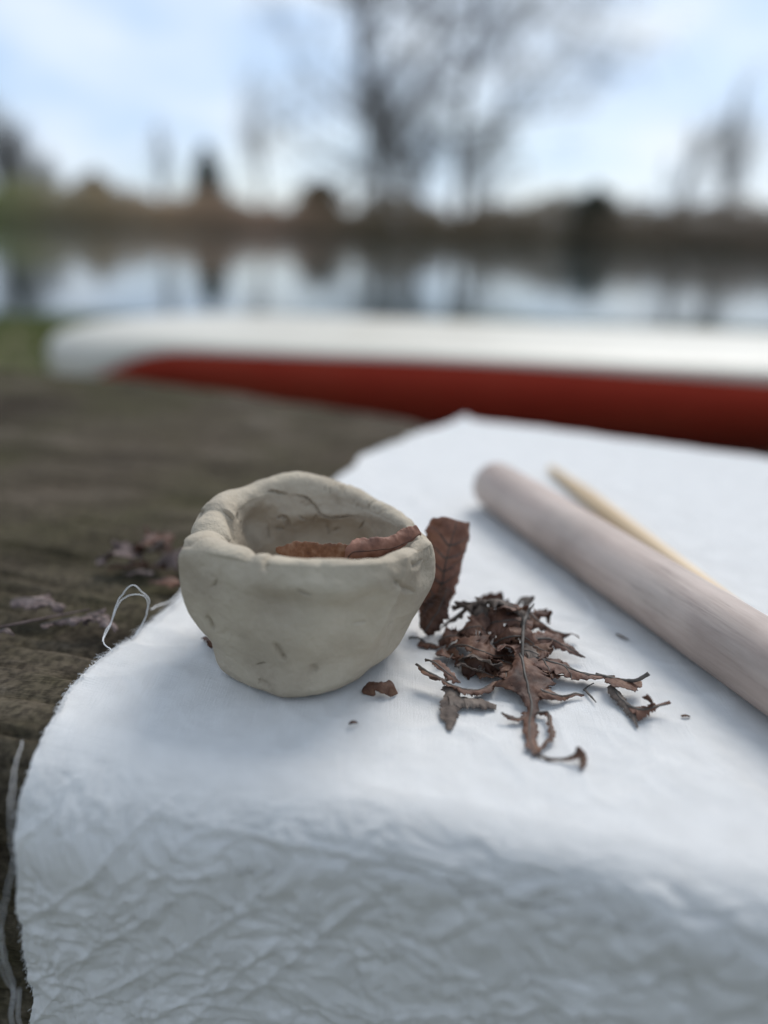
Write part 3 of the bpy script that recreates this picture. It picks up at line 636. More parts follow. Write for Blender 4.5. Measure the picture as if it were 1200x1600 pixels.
    # carved cracks and dents
    def crack(pts, dep, wd, where, lipstep=0):
        q = np.array(pts)/100; q = catmull(q, 40 if len(pts) > 4 else 12); q += .00025*np.stack([noise(q*900, 1), noise(q*900, 2), noise(q*900, 3)], -1)
        ta = np.arctan2(q[:, 1]-BC[1], q[:, 0]-BC[0]); nonlocal d
        Rl = .038; best = np.full(X.shape, 1e9); par = np.zeros(X.shape)
        for j in range(len(q)-1):
            ax_ = ((th[None]-ta[j]+math.pi) % (2*math.pi)-math.pi)*Rl; az = Z-q[j, 2]
            bx = ((ta[j+1]-ta[j]+math.pi) % (2*math.pi)-math.pi)*Rl; bz = q[j+1, 2]-q[j, 2]
            t = np.clip((ax_*bx+az*bz)/(bx*bx+bz*bz+1e-12), 0, 1); ds = np.hypot(ax_-t*bx, az-t*bz)
            side = np.sign(ax_*bz-az*bx); m = ds < best; best[m] = ds[m]; par[m] = ((j+t)/(len(q)-1))[m]; sd[m] = side[m]
        taper = np.clip(np.sin(np.clip(par, 0, 1)*math.pi)*1.6, .15, 1)
        d += (-1.5*dep*np.exp(-(best/(1.2*wd*taper))**2)*taper+lipstep*np.exp(-best/.0035)*(sd > 0)*taper)*where
    sd = np.zeros(X.shape)
    I = inner+lipm
    crack([(-5.53,30.9,5.6),(-5.02,30.9,5.56),(-4.61,30.9,5.46),(-4.18,30.9,5.42)], .0012, .00035, I, .0004)
    crack([(-4.18,30.9,5.39),(-3.37,30.6,5.32),(-2.89,30.4,5.02),(-2.61,30.3,4.66),(-2.12,30.2,4.52),(-1.44,29.9,4.69),(-0.88,29.6,4.79)], .0011, .00035, I, .0010)
    crack([(-4.69,30.2,4.42),(-4.37,30.2,4.49),(-4.1,30.2,4.47),(-3.93,30.1,4.23),(-3.78,30.0,3.93)], .0010, .0004, I, .0008)
    crack([(-0.89,29.6,5.15),(-0.57,29.4,5.46),(-0.25,29.2,5.24),(-0.5,29.2,4.9)], .0005, .0004, I)
    crack([(-0.26,29.4,5.33),(-0.0,29.2,5.44),(0.2,29.0,5.63)], .0006, .0003, I)
    crack([(-6.92,29.0,4.82),(-6.65,29.0,4.99),(-6.49,29.0,5.16)], .0010, .0006, I)
    crack([(-5.7,24.0,3.21),(-5.65,24.0,2.84),(-5.57,24.0,2.52)], .0016, .0008, outer)
    crack([(-3.46,23.2,2.7),(-3.33,23.2,2.38),(-3.21,23.3,2.1),(-3.1,23.4,1.87)], .0014, .0008, outer)
    crack([(-2.33,23.3,1.68),(-2.25,23.4,1.42),(-2.2,23.5,1.15)], .0009, .0010, outer)
    crack([(-3.99,22.9,5.7),(-3.92,22.9,5.41),(-3.78,22.9,5.19)], .0009, .0007, outer+lipm)
    crack([(-4.23,23.8,0.67),(-3.89,23.8,0.58),(-3.59,23.8,0.7)], .0010, .0010, outer)
    crack([(0.08,23.8,4.87),(0.65,24.3,4.17),(1.25,25.0,3.61)], .0009, .0009, outer, .0007)
    crack([(0.94,24.3,5.16),(1.3,24.8,4.78),(1.62,25.5,4.77)], .0010, .0009, outer, .0004)
    rq = random.Random(12)
    for _ in range(22):
        a0 = rq.uniform(195, 350) if rq.random() < .6 else rq.uniform(20, 170); isout = a0 > 190; z0 = rq.choice([rq.uniform(.6, 4.6), rq.uniform(4.3, 5.2)]) if isout else rq.uniform(3.6, 5.2)
        th0 = rq.uniform(0, 6.28); ln = rq.uniform(.12, .4); pp = []
        for u in (-1, 0, 1):
            aa = math.radians(a0+u*ln*math.cos(th0)*14); pp.append((BC[0]*100+4*math.cos(aa), BC[1]*100+4*math.sin(aa), z0+u*ln*math.sin(th0)+rq.gauss(0, .03)))
        crack(pp, rq.uniform(.0004, .0010), rq.uniform(.0002, .0005), (outer if isout else I)+lipm, rq.choice([0, .0003, .0006]))
    # pin pricks on the far lip
    rnd = random.Random(2)
    for cx, cz, k in ((78, 5.7, 16), (58, 5.2, 12), (98, 5.0, 8), (150, 4.6, 7), (20, 4.6, 8)):
        for _ in range(k):
            a0 = cx+rnd.gauss(0, 4); z0 = cz+rnd.gauss(0, .12); d -= .0006*np.exp(-(ad(a0)/.45)**2-((Z*100-z0)/rnd.uniform(.04, .11))**2)*I
    V = P+Nn*d[..., None]
    o = mesh_obj('clay_bowl', V.reshape(-1, 3), np.vstack([grid_faces(n, 760, True)]), M['clay'], origin=(BC[0], BC[1], 0))
    a_ = np.linspace(0, 6.283, 60); o.location.z += float(np.percentile(cloth_z(np.stack([BC[0]+.03*np.cos(a_), BC[1]+.03*np.sin(a_), 0*a_], -1)), 60))-.0002
    tag(o, 'hand-pinched grey-beige clay bowl with wavy cracked rim standing on the cloth', 'bowl')
bowl()

# ================================================================== ROLLING PIN AND STICK
def lathe(name, P0, P1, prof, mat_, label, cat, sides=64, bend=0, facets=0):
    """prof: (distance in m, radius in m). Built along local x so the grain follows the length."""
    P0 = Vector(P0); P1 = Vector(P1); ax = (P1-P0); Ln = ax.length; prof = np.array(prof)
    a = np.linspace(0, 2*math.pi, sides, endpoint=False); s = prof[:, 0][:, None]+0*a; r = prof[:, 1][:, None]*(1+.006*np.cos(a*3+1)+.004*np.sin(s*60+a*2))
    V = np.stack([s, r*np.cos(a), r*np.sin(a)+bend*np.sin(s/Ln*math.pi)], -1).reshape(-1, 3)
    F = grid_faces(len(prof), sides, True)[:, ::-1]
    o = mesh_obj(name, V, F, mat_); o.location = P0; o.rotation_euler = ax.to_track_quat('X', 'Z').to_euler(); tag(o, label, cat); return o
def pin():
    r = .0150; Ln = .305; pr = []
    for t in np.linspace(0, 1, 14): pr.append((.009*(1-math.cos(t*math.pi/2)), max(r*.94*math.sin(t*math.pi/2)**.62, 1e-5)))
    for s in np.linspace(.012, Ln-.012, 70): pr.append((s, r*(.955+.045*min(1, s/.05))))
    for t in np.linspace(1, 0, 14): pr.append((Ln-.009*(1-math.cos(t*math.pi/2)), max(r*.97*math.sin(t*math.pi/2)**.62, 1e-5)))
    lathe('rolling_pin', (.0640, .4560, .0166), (.0640+.342*.305, .4560-.9397*.305, .0166), pr, M['beech'], 'thick pale pinkish beech rolling pin lying across the cloth', 'rolling pin')
pin()
def stick():
    Ln = .27; pr = [(0, 1e-5), (.0008, .0016), (.002, .0024)]
    for s in np.linspace(.008, .065, 14): pr.append((s, .0024+.0027*(s-.002)/.063))
    for s in np.linspace(.075, Ln-.003, 24): pr.append((s, .0052))
    pr += [(Ln-.001, .0048), (Ln, 1e-5)]
    lathe('wooden_stick', (.1165, .5290, .0056), (.1165+.180*.27, .5290-.983*.27, .0064), pr, M['pine'], 'thin yellow wooden modelling stick with tapered tip, behind the rolling pin', 'stick', 24)
stick()

# ================================================================== DRY LEAVES
def leaf(label, spine, wl, wr, curl=0., tilt=0., crinkle=.0012, ragged=.35, holes=0., seed=1, m='leaf', rib=.0004, name='leaf_piece', group='dry leaf pieces', veins=0, cat='leaf', minz=.0009, n=90, k=26, tilt2=None, riblen=(0, 1), ribm='stem', sc=1., up=None):
    P = catmull(np.array(spine)/100, n); T = np.gradient(P, axis=0); T /= np.linalg.norm(T, axis=1)[:, None]+1e-12
    up = np.array(up if up is not None else (0, 0, 1.)); B = np.cross(T, up); nb = np.linalg.norm(B, axis=1)[:, None]; B = B/(nb+1e-9)
    for i in range(1, n):
        if nb[i] < .15: B[i] = B[i-1]
        if B[i]@B[i-1] < -.2 and nb[i] < .5: B[i] *= -1
    Nn = np.cross(B, T); tl = np.radians(np.linspace(tilt, tilt if tilt2 is None else tilt2, n))[:, None]
    B, Nn = B*np.cos(tl)+Nn*np.sin(tl), Nn*np.cos(tl)-B*np.sin(tl)
    s = np.linspace(0, 1, n)
    WL = np.interp(s, np.linspace(0, 1, len(wl)), wl)/100; WR = np.interp(s, np.linspace(0, 1, len(wr)), wr)/100
    q = np.stack([s*(8+len(wl)*2)*sc, s*0+seed, s*0], -1)
    WL = WL*(1+ragged*(fbm(q*1.1, 4, seed, .6)*1.9)); WR = WR*(1+ragged*(fbm(q*1.1+31, 4, seed+1, .6)*1.9)); WL = np.maximum(WL, .0003); WR = np.maximum(WR, .0003)
    t = np.linspace(-1, 1, k)[None]; wv = np.where(t < 0, WL[:, None], WR[:, None])*t
    cs = curl if np.size(curl) > 1 else [curl, curl]; cu = np.interp(s, np.linspace(0, 1, len(cs)), cs)[:, None]+1e-4
    cr = cu*t; off = np.sin(cr)/cu*np.where(t < 0, WL[:, None], WR[:, None]); ht = (1-np.cos(cr))/cu*np.where(t < 0, WL[:, None], WR[:, None])
    V = P[:, None]+B[:, None]*off[..., None]+Nn[:, None]*ht[..., None]
    edge = np.abs(t)[..., None]
    V = V+crinkle*np.stack([fbm(V*190, 3, seed+5), fbm(V*190, 3, seed+6), 1.3*fbm(V*150, 3, seed+7)], -1)*(.25+edge)+crinkle*.28*np.stack([noise(V*420, seed+8), noise(V*520, seed+9), noise(V*520, seed+10)], -1)*edge**2
    V = V+Nn[:, None]*(.0004*(.5+.5*np.sin((s[:, None]*14-np.abs(t)*1.6)*math.pi))*np.minimum(np.abs(wv)/.006, 1))[..., None]
    if name != 'curled_leaf' or P[0, 2] < .005: V[..., 2] += cloth_z(V)-cloth_z(P[n//2:n//2+1])[0]*0
    cz = cloth_z(V) if minz > .0006 else 0*V[..., 2]; V[..., 2] = np.maximum(V[..., 2], cz+.0004+.0001*(1+noise(V*300, 3)))
    F = grid_faces(n, k)
    if holes > 0:
        c = V.reshape(-1, 3)[F].mean(1); h = fbm(c*260+seed, 2, seed+20); tt = np.abs(np.tile(((np.arange(k-1)+.5)/(k-1)*2-1), n-1)); F = F[~((h > .55-holes*.6) & (tt > .12))]
    org = tuple(P[0])
    o = mesh_obj(name, V.reshape(-1, 3), F, M[m], origin=org); so = o.modifiers.new('thick', 'SOLIDIFY'); so.thickness = .00028; so.offset = 0
    tag(o, label, cat, group)
    mid = V[:, k//2]+Nn*.00015
    a, b = int(riblen[0]*(n-1)), int(riblen[1]*(n-1))+1
    if rib:
        Vt, Ft = tube(mid[a:b:2] if b-a > 6 else mid[a:b], [rib, rib*.7, rib*.35], 6); mesh_obj('midrib', Vt, [tuple(dict.fromkeys(f)) for f in Ft.tolist()], M[ribm], o, org)
    if veins:
        for sg in (-1, 1):
            for j in range(veins):
                i0 = int((.08+.8*j/veins)*n); pts = []
                for u in np.linspace(0, .92, 9):
                    ii = min(n-1, int(i0+u*n*.14)); jj = int(round((sg*u+1)/2*(k-1))); pts.append(V[ii, jj]+Nn[ii]*.0001)
                Vt, Ft = tube(pts, [.0004, .00015], 5); mesh_obj('vein', Vt, [tuple(dict.fromkeys(f)) for f in Ft.tolist()], M[ribm], o, org)
    return o
def twig(label, pts, r, name='twig', m='stem', group='dry leaf pieces', cat='twig', n=24):
    P = np.array(pts)/100; P = catmull(P, n); P[:, 2] += cloth_z(P); V, F = tube(P, r, 7); V = V+.00012*np.stack([noise(V*900, 1), noise(V*900, 2), noise(V*900, 3)], -1)
    o = mesh_obj(name, V, [tuple(dict.fromkeys(f)) for f in F.tolist()], M[m], origin=tuple(P[0])); tag(o, label, cat, group); return o

# tall curled leaf right behind the bowl
leaf('tall brown leaf standing curled behind the right side of the bowl', [(1.77,28.6,0.28),(2.17,29.0,1.07),(2.46,29.3,2.03),(2.62,29.6,3.16),(2.88,29.9,4.11),(2.99,30.1,4.61)],
     [.3, .8, 1.0, 1.1, 1.15, 1.15, 1.0], [.3, .7, .75, .8, 1.0, 1.05, .9], curl=[-1.8, -1.2, -.9, -.9, -.8], tilt=18, tilt2=-15, crinkle=.0013, ragged=.05, seed=3, m='leaf_warm', veins=7, rib=.0005, up=(0, -1, .2), name='curled_leaf')
leaf('dark folded leaf flap leaning between the bowl and the shredded pile', [(1.8,28.0,0.44),(2.09,28.1,0.98),(2.43,28.3,1.59),(2.67,28.6,2.2)],
     [.3, .75, .7, .3], [.3, .6, .5, .25], curl=-1.2, tilt=15, crinkle=.0016, ragged=.25, seed=6, m='leaf', up=(0, -1, .2), name='curled_leaf')
# leaves in the bowl
leaf('orange-brown leaf piece lying along the inside of the bowl', [(-4.08,27.4,4.21),(-3.21,26.9,4.03),(-2.21,26.6,4.04),(-1.08,26.6,4.08)],
     [.12, .42, .52, .5, .4], [.2, .8, 1.0, 1.0, .9], curl=[.8, .6, .6], tilt=62, crinkle=.0005, ragged=.05, seed=12, m='leaf_tan', name='curled_leaf', rib=.0003, ribm='leaf')
leaf('brown arched leaf piece resting on the right inner rim of the bowl', [(-1.3,25.6,4.77),(-1.05,25.6,5.08),(-0.41,25.8,5.07),(0.33,26.1,5.07),(0.98,26.6,5.17),(1.42,27.0,5.34)],
     [.3, .6, .5, .42, .5, .4], [.2, .45, .32, .16, .12, .1], curl=[-1.6, -1.0, -.7, -.7], tilt=0, tilt2=-30, crinkle=.0010, ragged=.12, seed=15, m='leaf_warm', name='curled_leaf', rib=.0003, ribm='leaf', up=(0, -1, .6))
leaf('dark flap standing in for the shaded hollow under the arched leaf in the bowl', [(-0.87,25.9,4.4),(0.06,26.0,4.55),(0.99,26.3,4.96)],
     [.35, .5, .3], [.35, .5, .3], curl=-.8, tilt=40, crinkle=.0008, ragged=.2, seed=16, m='leaf', name='curled_leaf', rib=0)  # dark leaf-shaped sheet added for the shade in the hollow below the arch

# shredded pile
leaf('grey ragged strip arching over the top left of the pile', [(2.65,28.94,0.25),(3.12,28.66,0.9),(3.76,28.58,1.5),(4.52,28.13,1.9),(5.3,28.11,1.8),(6.02,28.12,1.3)], [.12, .2, .28, .34, .4, .25], [.14, .22, .3, .3, .34, .2], curl=-1.6, tilt=20, crinkle=.0016, ragged=.5, seed=21, m='leaf_grey', sc=1.4)
leaf('reddish brown cupped piece at the top of the pile', [(4.12,27.99,0.8),(4.71,27.57,1.25),(5.41,27.55,1.35),(6.1,27.58,1.1)], [0.375, 0.75, 0.812, 0.438], [0.375, 0.812, 0.75, 0.438], curl=[.9, -1, -.7], tilt=-35, crinkle=.0018, ragged=.3, holes=.15, seed=22, m='leaf_red')
leaf('broad dark brown crumpled piece with holes on the left of the pile', [(2.73,26.98,0.35),(3.23,26.62,0.75),(3.82,26.1,0.85),(4.5,26.09,0.6),(5.06,26.47,0.4)], [0.438, 1.0, 1.188, 1.0, 0.375], [0.438, 0.875, 1.125, 0.875, 0.5], curl=[-1.1, -.8, -1.], tilt=-25, crinkle=.0020, ragged=.3, holes=.28, seed=23, m='leaf')
leaf('small yellowish brown curled scrap at the left end of the pile', [(2.35,27.55,0.3),(2.75,27.55,0.55),(3.22,27.6,0.6),(3.57,28.13,0.7)], [0.24, 0.48, 0.456, 0.24], [0.24, 0.48, 0.48, 0.24], curl=[-2, 1.4, -1.4], tilt=-15, crinkle=.0020, ragged=.4, seed=24, m='leaf_red', sc=.8)
leaf('tiny brown crumb of leaf beside the bowl, left of the pile', [(1.7,27.87,0.15),(1.94,27.51,0.25),(2.25,27.41,0.2),(2.35,27.25,0.12)], [.15, .28, .28, .1], [.15, .28, .2, .1], curl=-1.8, crinkle=.0016, ragged=.5, seed=25, m='leaf_red', n=50, k=14)
twig('short dark stem poking left towards the bowl', [(1.18,27.99,0.12),(1.55,27.98,0.14),(1.85,27.76,0.16)], [.0005, .0004])
leaf('hollow-backed brown piece in the centre of the pile', [(4.47,26.89,0.7),(5.0,26.55,1.2),(5.58,26.59,1.2),(6.09,26.44,0.8)], [0.39, 0.78, 0.78, 0.325], [0.39, 0.65, 0.65, 0.39], curl=[-1.9, -1.5], tilt=-50, crinkle=.0016, ragged=.3, holes=.2, seed=26, m='leaf')
leaf('dark crumpled piece under the centre of the pile', [(3.97,26.17,0.25),(4.75,25.97,0.4),(5.39,25.39,0.5),(6.07,25.83,0.4)], [0.325, 0.65, 0.715, 0.39], [0.39, 0.65, 0.65, 0.39], curl=[1.2, -1.4], tilt=10, crinkle=.0020, ragged=.5, holes=.2, seed=27, m='leaf')
leaf('pale grey torn scrap lying over the crossing of the stems', [(5.07,25.88,0.75),(5.59,26.12,0.85),(6.11,25.95,0.75),(6.44,25.74,0.5)], [0.24, 0.42, 0.48, 0.18], [0.18, 0.3, 0.36, 0.18], curl=-.9, tilt=-10, crinkle=.0020, ragged=.7, seed=28, m='leaf_grey')
twig('thick dark pointed stem sticking up at the top of the pile', [(5.59,27.18,1.3),(5.91,27.9,1.5),(6.14,27.97,1.9)], [.0009, .0008, .00025])
twig('upright dark stem down the middle of the pile', [(5.84,28.34,1.35),(5.62,27.09,1.35),(5.45,26.02,1.1),(5.38,25.35,0.8)], [.0008, .0007, .0006])
leaf('long dark leaf piece running from the pile towards the viewer, wide then narrow', [(5.33,25.74,0.9),(5.38,24.77,0.75),(5.4,23.89,0.5),(5.39,23.12,0.3),(5.16,22.21,0.2),(5.05,21.29,0.16),(5.17,20.76,0.12)], [.2, .55, .95, .35, .2, .25, .3, .12], [.2, .5, .95, .3, .16, .18, .2, .1], curl=[-.7, -.5, -.9, -1.0], tilt=0, crinkle=.0012, ragged=.28, seed=29, m='leaf', rib=.0006)
leaf('thin curling tail with a hooked dark tip nearest the viewer', [(5.1,20.82,0.12),(5.52,20.61,0.1),(5.96,20.55,0.12),(6.28,20.52,0.3),(6.41,20.59,0.5),(6.54,20.41,0.3),(6.45,20.1,0.1)], [.1, .05, .04, .05, .16, .2, .05], [.1, .05, .04, .06, .18, .15, .05], curl=-1.4, crinkle=.0009, ragged=.5, seed=30, m='leaf')
leaf('small hooked side strip right of the long piece', [(5.54,22.9,0.2),(5.9,22.78,0.3),(5.82,22.11,0.3),(5.82,21.62,0.25),(5.57,21.33,0.15),(5.32,21.12,0.1)], [.07, .1, .12, .16, .14, .05], [.07, .1, .08, .14, .12, .05], curl=-1.4, crinkle=.0010, ragged=.5, seed=31, m='leaf')
leaf('small pointed side strip left of the long piece', [(4.26,22.75,0.3),(4.6,22.59,0.22),(4.96,22.64,0.2),(5.27,22.88,0.2)], [.05, .12, .2, .2], [.05, .1, .2, .15], curl=-1., crinkle=.0012, ragged=.5, seed=32, m='leaf')
leaf('pointed wing with a dark twin stem tip, right of the long piece', [(5.49,24.39,0.45),(5.94,23.8,0.45),(6.54,23.82,0.3),(7.08,24.17,0.2),(7.49,24.19,0.15)], [.4, .6, .28, .08, .04], [.3, .35, .2, .07, .04], curl=-.5, crinkle=.0010, ragged=.2, seed=33, m='leaf', rib=.0006)
leaf('brown leaf piece fanning right from the pile with visible veins', [(5.29,26.38,0.8),(6.05,25.84,0.7),(6.77,25.5,0.6),(7.5,25.17,0.5),(8.28,25.08,0.45),(8.85,25.24,0.4)], [0.3, 0.6, 0.6, 0.432, 0.24, 0.072], [0.36, 0.6, 0.6, 0.432, 0.264, 0.072], curl=[-.6, -.8], tilt=5, crinkle=.0012, ragged=.3, seed=34, m='leaf_red', veins=4, rib=.0006)
leaf('upper brown wing ending in a straight stem, right of the pile', [(5.91,26.89,0.9),(6.68,27.17,0.8),(7.28,27.06,0.6),(7.72,26.84,0.4),(8.04,26.64,0.3)], [0.287, 0.517, 0.517, 0.172, 0.034], [0.23, 0.402, 0.345, 0.138, 0.034], curl=-.7, tilt=-20, crinkle=.0012, ragged=.25, seed=35, m='leaf_red', rib=.0005)
leaf('narrow dark strip curving out at the upper right of the pile', [(6.08,28.46,1.3),(6.43,27.98,1.1),(7.02,28.11,0.7),(7.54,28.22,0.45),(8.19,28.32,0.3)], [0.3, 0.384, 0.36, 0.108, 0.096], [0.24, 0.3, 0.36, 0.096, 0.12], curl=-1.2, crinkle=.0014, ragged=.45, seed=36, m='leaf')
twig('smooth grey stem ending in a knob at the right of the pile', [(8.12,25.21,0.45),(8.77,24.82,0.5),(9.29,24.52,0.6),(9.62,24.49,0.8),(9.78,24.47,0.95)], [.0005, .0006, .0007, .0008])
leaf('triangular brown blade hanging under the grey stem', [(8.51,25.05,0.45),(8.91,24.66,0.55),(9.42,24.6,0.5),(9.64,24.61,0.45)], [0.066, 0.132, 0.165, 0.055], [0.132, 0.715, 0.66, 0.132], curl=.35, tilt=-8, crinkle=.0010, ragged=.15, seed=37, m='leaf', rib=0)
leaf('narrow grey folded strip pointing down from the triangular blade', [(8.54,24.46,0.45),(8.63,23.88,0.35),(8.81,23.36,0.28),(8.93,22.95,0.2),(8.93,22.43,0.1)], [0.138, 0.184, 0.138, 0.161, 0.034], [0.23, 0.253, 0.184, 0.23, 0.034], curl=-1.3, crinkle=.0012, ragged=.35, seed=38, m='leaf_grey', rib=.0005)
leaf('small brown strip with upright scrap at the far right of the pile', [(8.79,23.4,0.25),(9.1,23.12,0.3),(9.55,23.15,0.35),(9.98,23.25,0.4),(10.26,23.31,0.45)], [0.125, 0.225, 0.375, 0.088, 0.062], [0.125, 0.25, 0.175, 0.088, 0.062], curl=-1.0, crinkle=.0014, ragged=.5, seed=39, m='leaf_red', rib=.0006)
leaf('tiny upright torn scrap on the small right strip', [(9.61,23.19,0.35),(9.54,23.24,0.6),(9.31,23.09,0.95)], [.15, .2, .04], [.2, .25, .04], curl=-.8, crinkle=.0010, ragged=.4, seed=40, m='leaf_red', n=40, k=14, rib=0)
leaf('long grey-brown strip at the lower left of the pile, curling at its end', [(1.39,24.99,0.75),(1.88,24.41,0.75),(2.45,24.01,0.6),(3.02,23.87,0.5),(3.64,24.06,0.4),(4.36,24.77,0.3)], [0.072, 0.24, 0.3, 0.336, 0.288, 0.12], [0.072, 0.18, 0.24, 0.312, 0.24, 0.12], curl=[-1.6, -1.2], tilt=15, crinkle=.0014, ragged=.35, seed=41, m='leaf', rib=.0005)
leaf('reddish strip above the long grey-brown strip at the lower left', [(1.72,25.13,0.9),(2.12,24.71,0.95),(2.57,24.38,0.8),(2.98,24.05,0.65)], [.05, .16, .22, .1], [.05, .18, .2, .1], curl=-1.4, tilt=-20, crinkle=.0014, ragged=.4, seed=42, m='leaf_red')
leaf('pale grey blade pointing down from the lower left strip', [(2.66,24.01,0.5),(2.56,23.35,0.35),(2.46,22.72,0.2),(2.5,21.99,0.1)], [0.345, 0.368, 0.322, 0.069], [0.345, 0.345, 0.253, 0.069], curl=-.8, crinkle=.0012, ragged=.25, seed=43, m='leaf_grey', rib=0)
leaf('flat grey-brown blade reaching right from the lower left strip', [(2.49,23.42,0.4),(3.07,23.53,0.35),(3.68,23.49,0.3),(4.23,23.43,0.2)], [0.172, 0.402, 0.402, 0.138], [0.287, 0.46, 0.402, 0.172], curl=-.8, tilt=8, crinkle=.0012, ragged=.25, seed=44, m='leaf_grey', rib=0)
twig('short bent stem beside the long piece, a loose dark chip', [(7.58,24.57,0.12),(7.72,24.16,0.12),(7.81,23.77,0.12)], [.0005, .0004, .0002])
twig('fine pale stem lying right of the pile above the bent chip', [(7.54,24.52,0.12),(7.74,24.7,0.18),(7.95,24.74,0.3)], [.0004, .0002])
twig('fine thread-like stem rising between the strips at left', [(2.46,24.42,0.5),(2.48,25.11,0.5),(2.64,25.35,0.8),(2.79,25.57,0.9)], [.0003, .0002])
# more small torn scraps to fill the pile
PS = [([(3.07,27.66,0.5),(3.48,27.42,1.0),(4.04,27.43,1.1),(4.34,27.04,0.9)], 'curled brown scrap at the upper left of the pile'), ([(4.4,26.26,0.5),(4.68,26.31,0.9),(5.08,26.0,0.9),(5.35,25.68,0.6)], 'torn dark scrap in the hollow of the pile'),
      ([(3.11,26.03,0.3),(3.56,25.86,0.7),(4.06,25.52,0.7),(4.52,25.5,0.4)], 'rough brown scrap at the lower left side of the pile'), ([(5.82,26.64,0.9),(6.21,26.18,0.9),(6.58,26.06,0.7)], 'twisted scrap where the right wings leave the pile'),
      ([(4.75,28.09,1.5),(5.22,27.62,1.9),(5.81,27.67,1.7)], 'small upright scrap on top of the pile'), ([(2.48,27.05,0.3),(2.73,26.31,0.4),(3.13,26.32,0.3)], 'curled scrap at the left foot of the pile'),
      ([(3.68,28.13,1.0),(4.09,28.12,1.4),(4.53,28.2,1.2)], 'small dark scrap under the grey arch'), ([(3.73,25.52,0.3),(4.11,25.28,0.3),(4.54,25.2,0.2)], 'small frayed scrap at the lower centre of the pile'),
      ([(4.68,25.35,0.5),(4.83,24.64,0.4),(5.18,24.39,0.3)], 'small dark scrap left of the long piece'), ([(6.03,25.35,0.5),(6.55,25.55,0.45),(7.08,25.49,0.4)], 'small curled scrap under the right wing'),
      ([(3.21,26.11,0.4),(3.48,25.51,0.35),(3.88,25.33,0.2)], 'narrow scrap along the lower edge of the pile'), ([(6.04,25.73,0.6),(6.37,25.37,0.5),(6.42,24.83,0.4)], 'frayed scrap hanging beside the right wing')]
for i, (sp, lb) in enumerate(PS): leaf(lb, sp, [.14, .5, .16], [.14, .45, .16], curl=[-1.8, 1.0], tilt=(-30, 15, 30)[i % 3], crinkle=.0020, ragged=.6, seed=60+i, m=('leaf', 'leaf_red', 'leaf_grey', 'leaf')[i % 4], n=50, k=16, rib=.0003)
rp_ = random.Random(77)
for i in range(12):
    cx_, cy_ = .052+rp_.gauss(0, .0085), .290+rp_.gauss(0, .009); az = rp_.uniform(0, 6.28); ln = rp_.uniform(.5, 1.0); z0 = rp_.uniform(.2, 1.1)
    sp = [(cx_*100+ln*u*math.cos(az), cy_*100+ln*u*math.sin(az), max(.1, z0+.35*(1-abs(u))+rp_.gauss(0, .15))) for u in (-1, -.3, .4, 1)]
    leaf('small torn dry scrap tangled in the dark heart of the leaf pile', sp, [.1, rp_.uniform(.25, .5), rp_.uniform(.2, .45), .08], [.1, rp_.uniform(.25, .5), rp_.uniform(.2, .4), .08], curl=[rp_.choice([-1, 1])*rp_.uniform(1.4, 2.6), rp_.choice([-1, 1])*rp_.uniform(1, 2.4)], tilt=rp_.uniform(-80, 80), tilt2=rp_.uniform(-60, 60), crinkle=.0022, ragged=.45, seed=200+i, m=rp_.choice(['leaf', 'leaf', 'leaf_red', 'leaf_grey']), n=44, k=14, rib=.0003, group='tangled scraps in the leaf pile')
# crumpled bits near the bowl
leaf('dark crumpled leaf wad in front of the bowl at its right foot', [(-0.56,24.23,0.12),(-0.24,23.99,0.5),(0.13,23.86,0.6),(0.5,24.28,0.4)], [.3, .6, .4, .55, .3], [.4, .55, .45, .6, .35], curl=[-2.0, -2.6, -1.6], tilt=-20, crinkle=.0036, ragged=.12, seed=50, m='leaf', n=60, k=20, rib=0, name='crumpled_leaf')
leaf('small dark leaf scrap tucked under the left foot of the bowl', [(-6.99,27.49,0.2),(-6.73,26.82,0.3),(-6.53,26.59,0.15)], [.15, .22, .15], [.15, .22, .15], curl=-1.5, crinkle=.0022, ragged=.3, seed=51, m='leaf', n=40, k=14, rib=0, name='crumpled_leaf')
leaf('tiny brown crumb alone in front of the bowl', [(-0.89,22.04,0.1),(-0.78,22.09,0.2),(-0.61,22.06,0.12)], [.05, .13, .06], [.05, .13, .06], curl=-1.6, crinkle=.0010, ragged=.3, seed=52, m='leaf', n=24, k=10, rib=0, name='leaf_crumb')
leaf('tiny brown fleck on the cloth between the pile and the rolling pin', [(10.02,29.23,0.08),(10.18,28.95,0.12),(10.39,28.71,0.08)], [.04, .09, .05], [.04, .09, .05], curl=-.6, crinkle=.0005, ragged=.2, seed=53, m='leaf_grey', n=24, k=10, rib=0, name='leaf_crumb')
leaf('tiny dark fleck right of the shredded pile', [(10.68,23.18,0.08),(10.82,23.21,0.12),(10.98,23.2,0.08)], [.04, .07, .04], [.04, .06, .04], curl=-1., crinkle=.0006, ragged=.3, seed=54, m='leaf', n=24, k=10, rib=0, name='leaf_crumb')
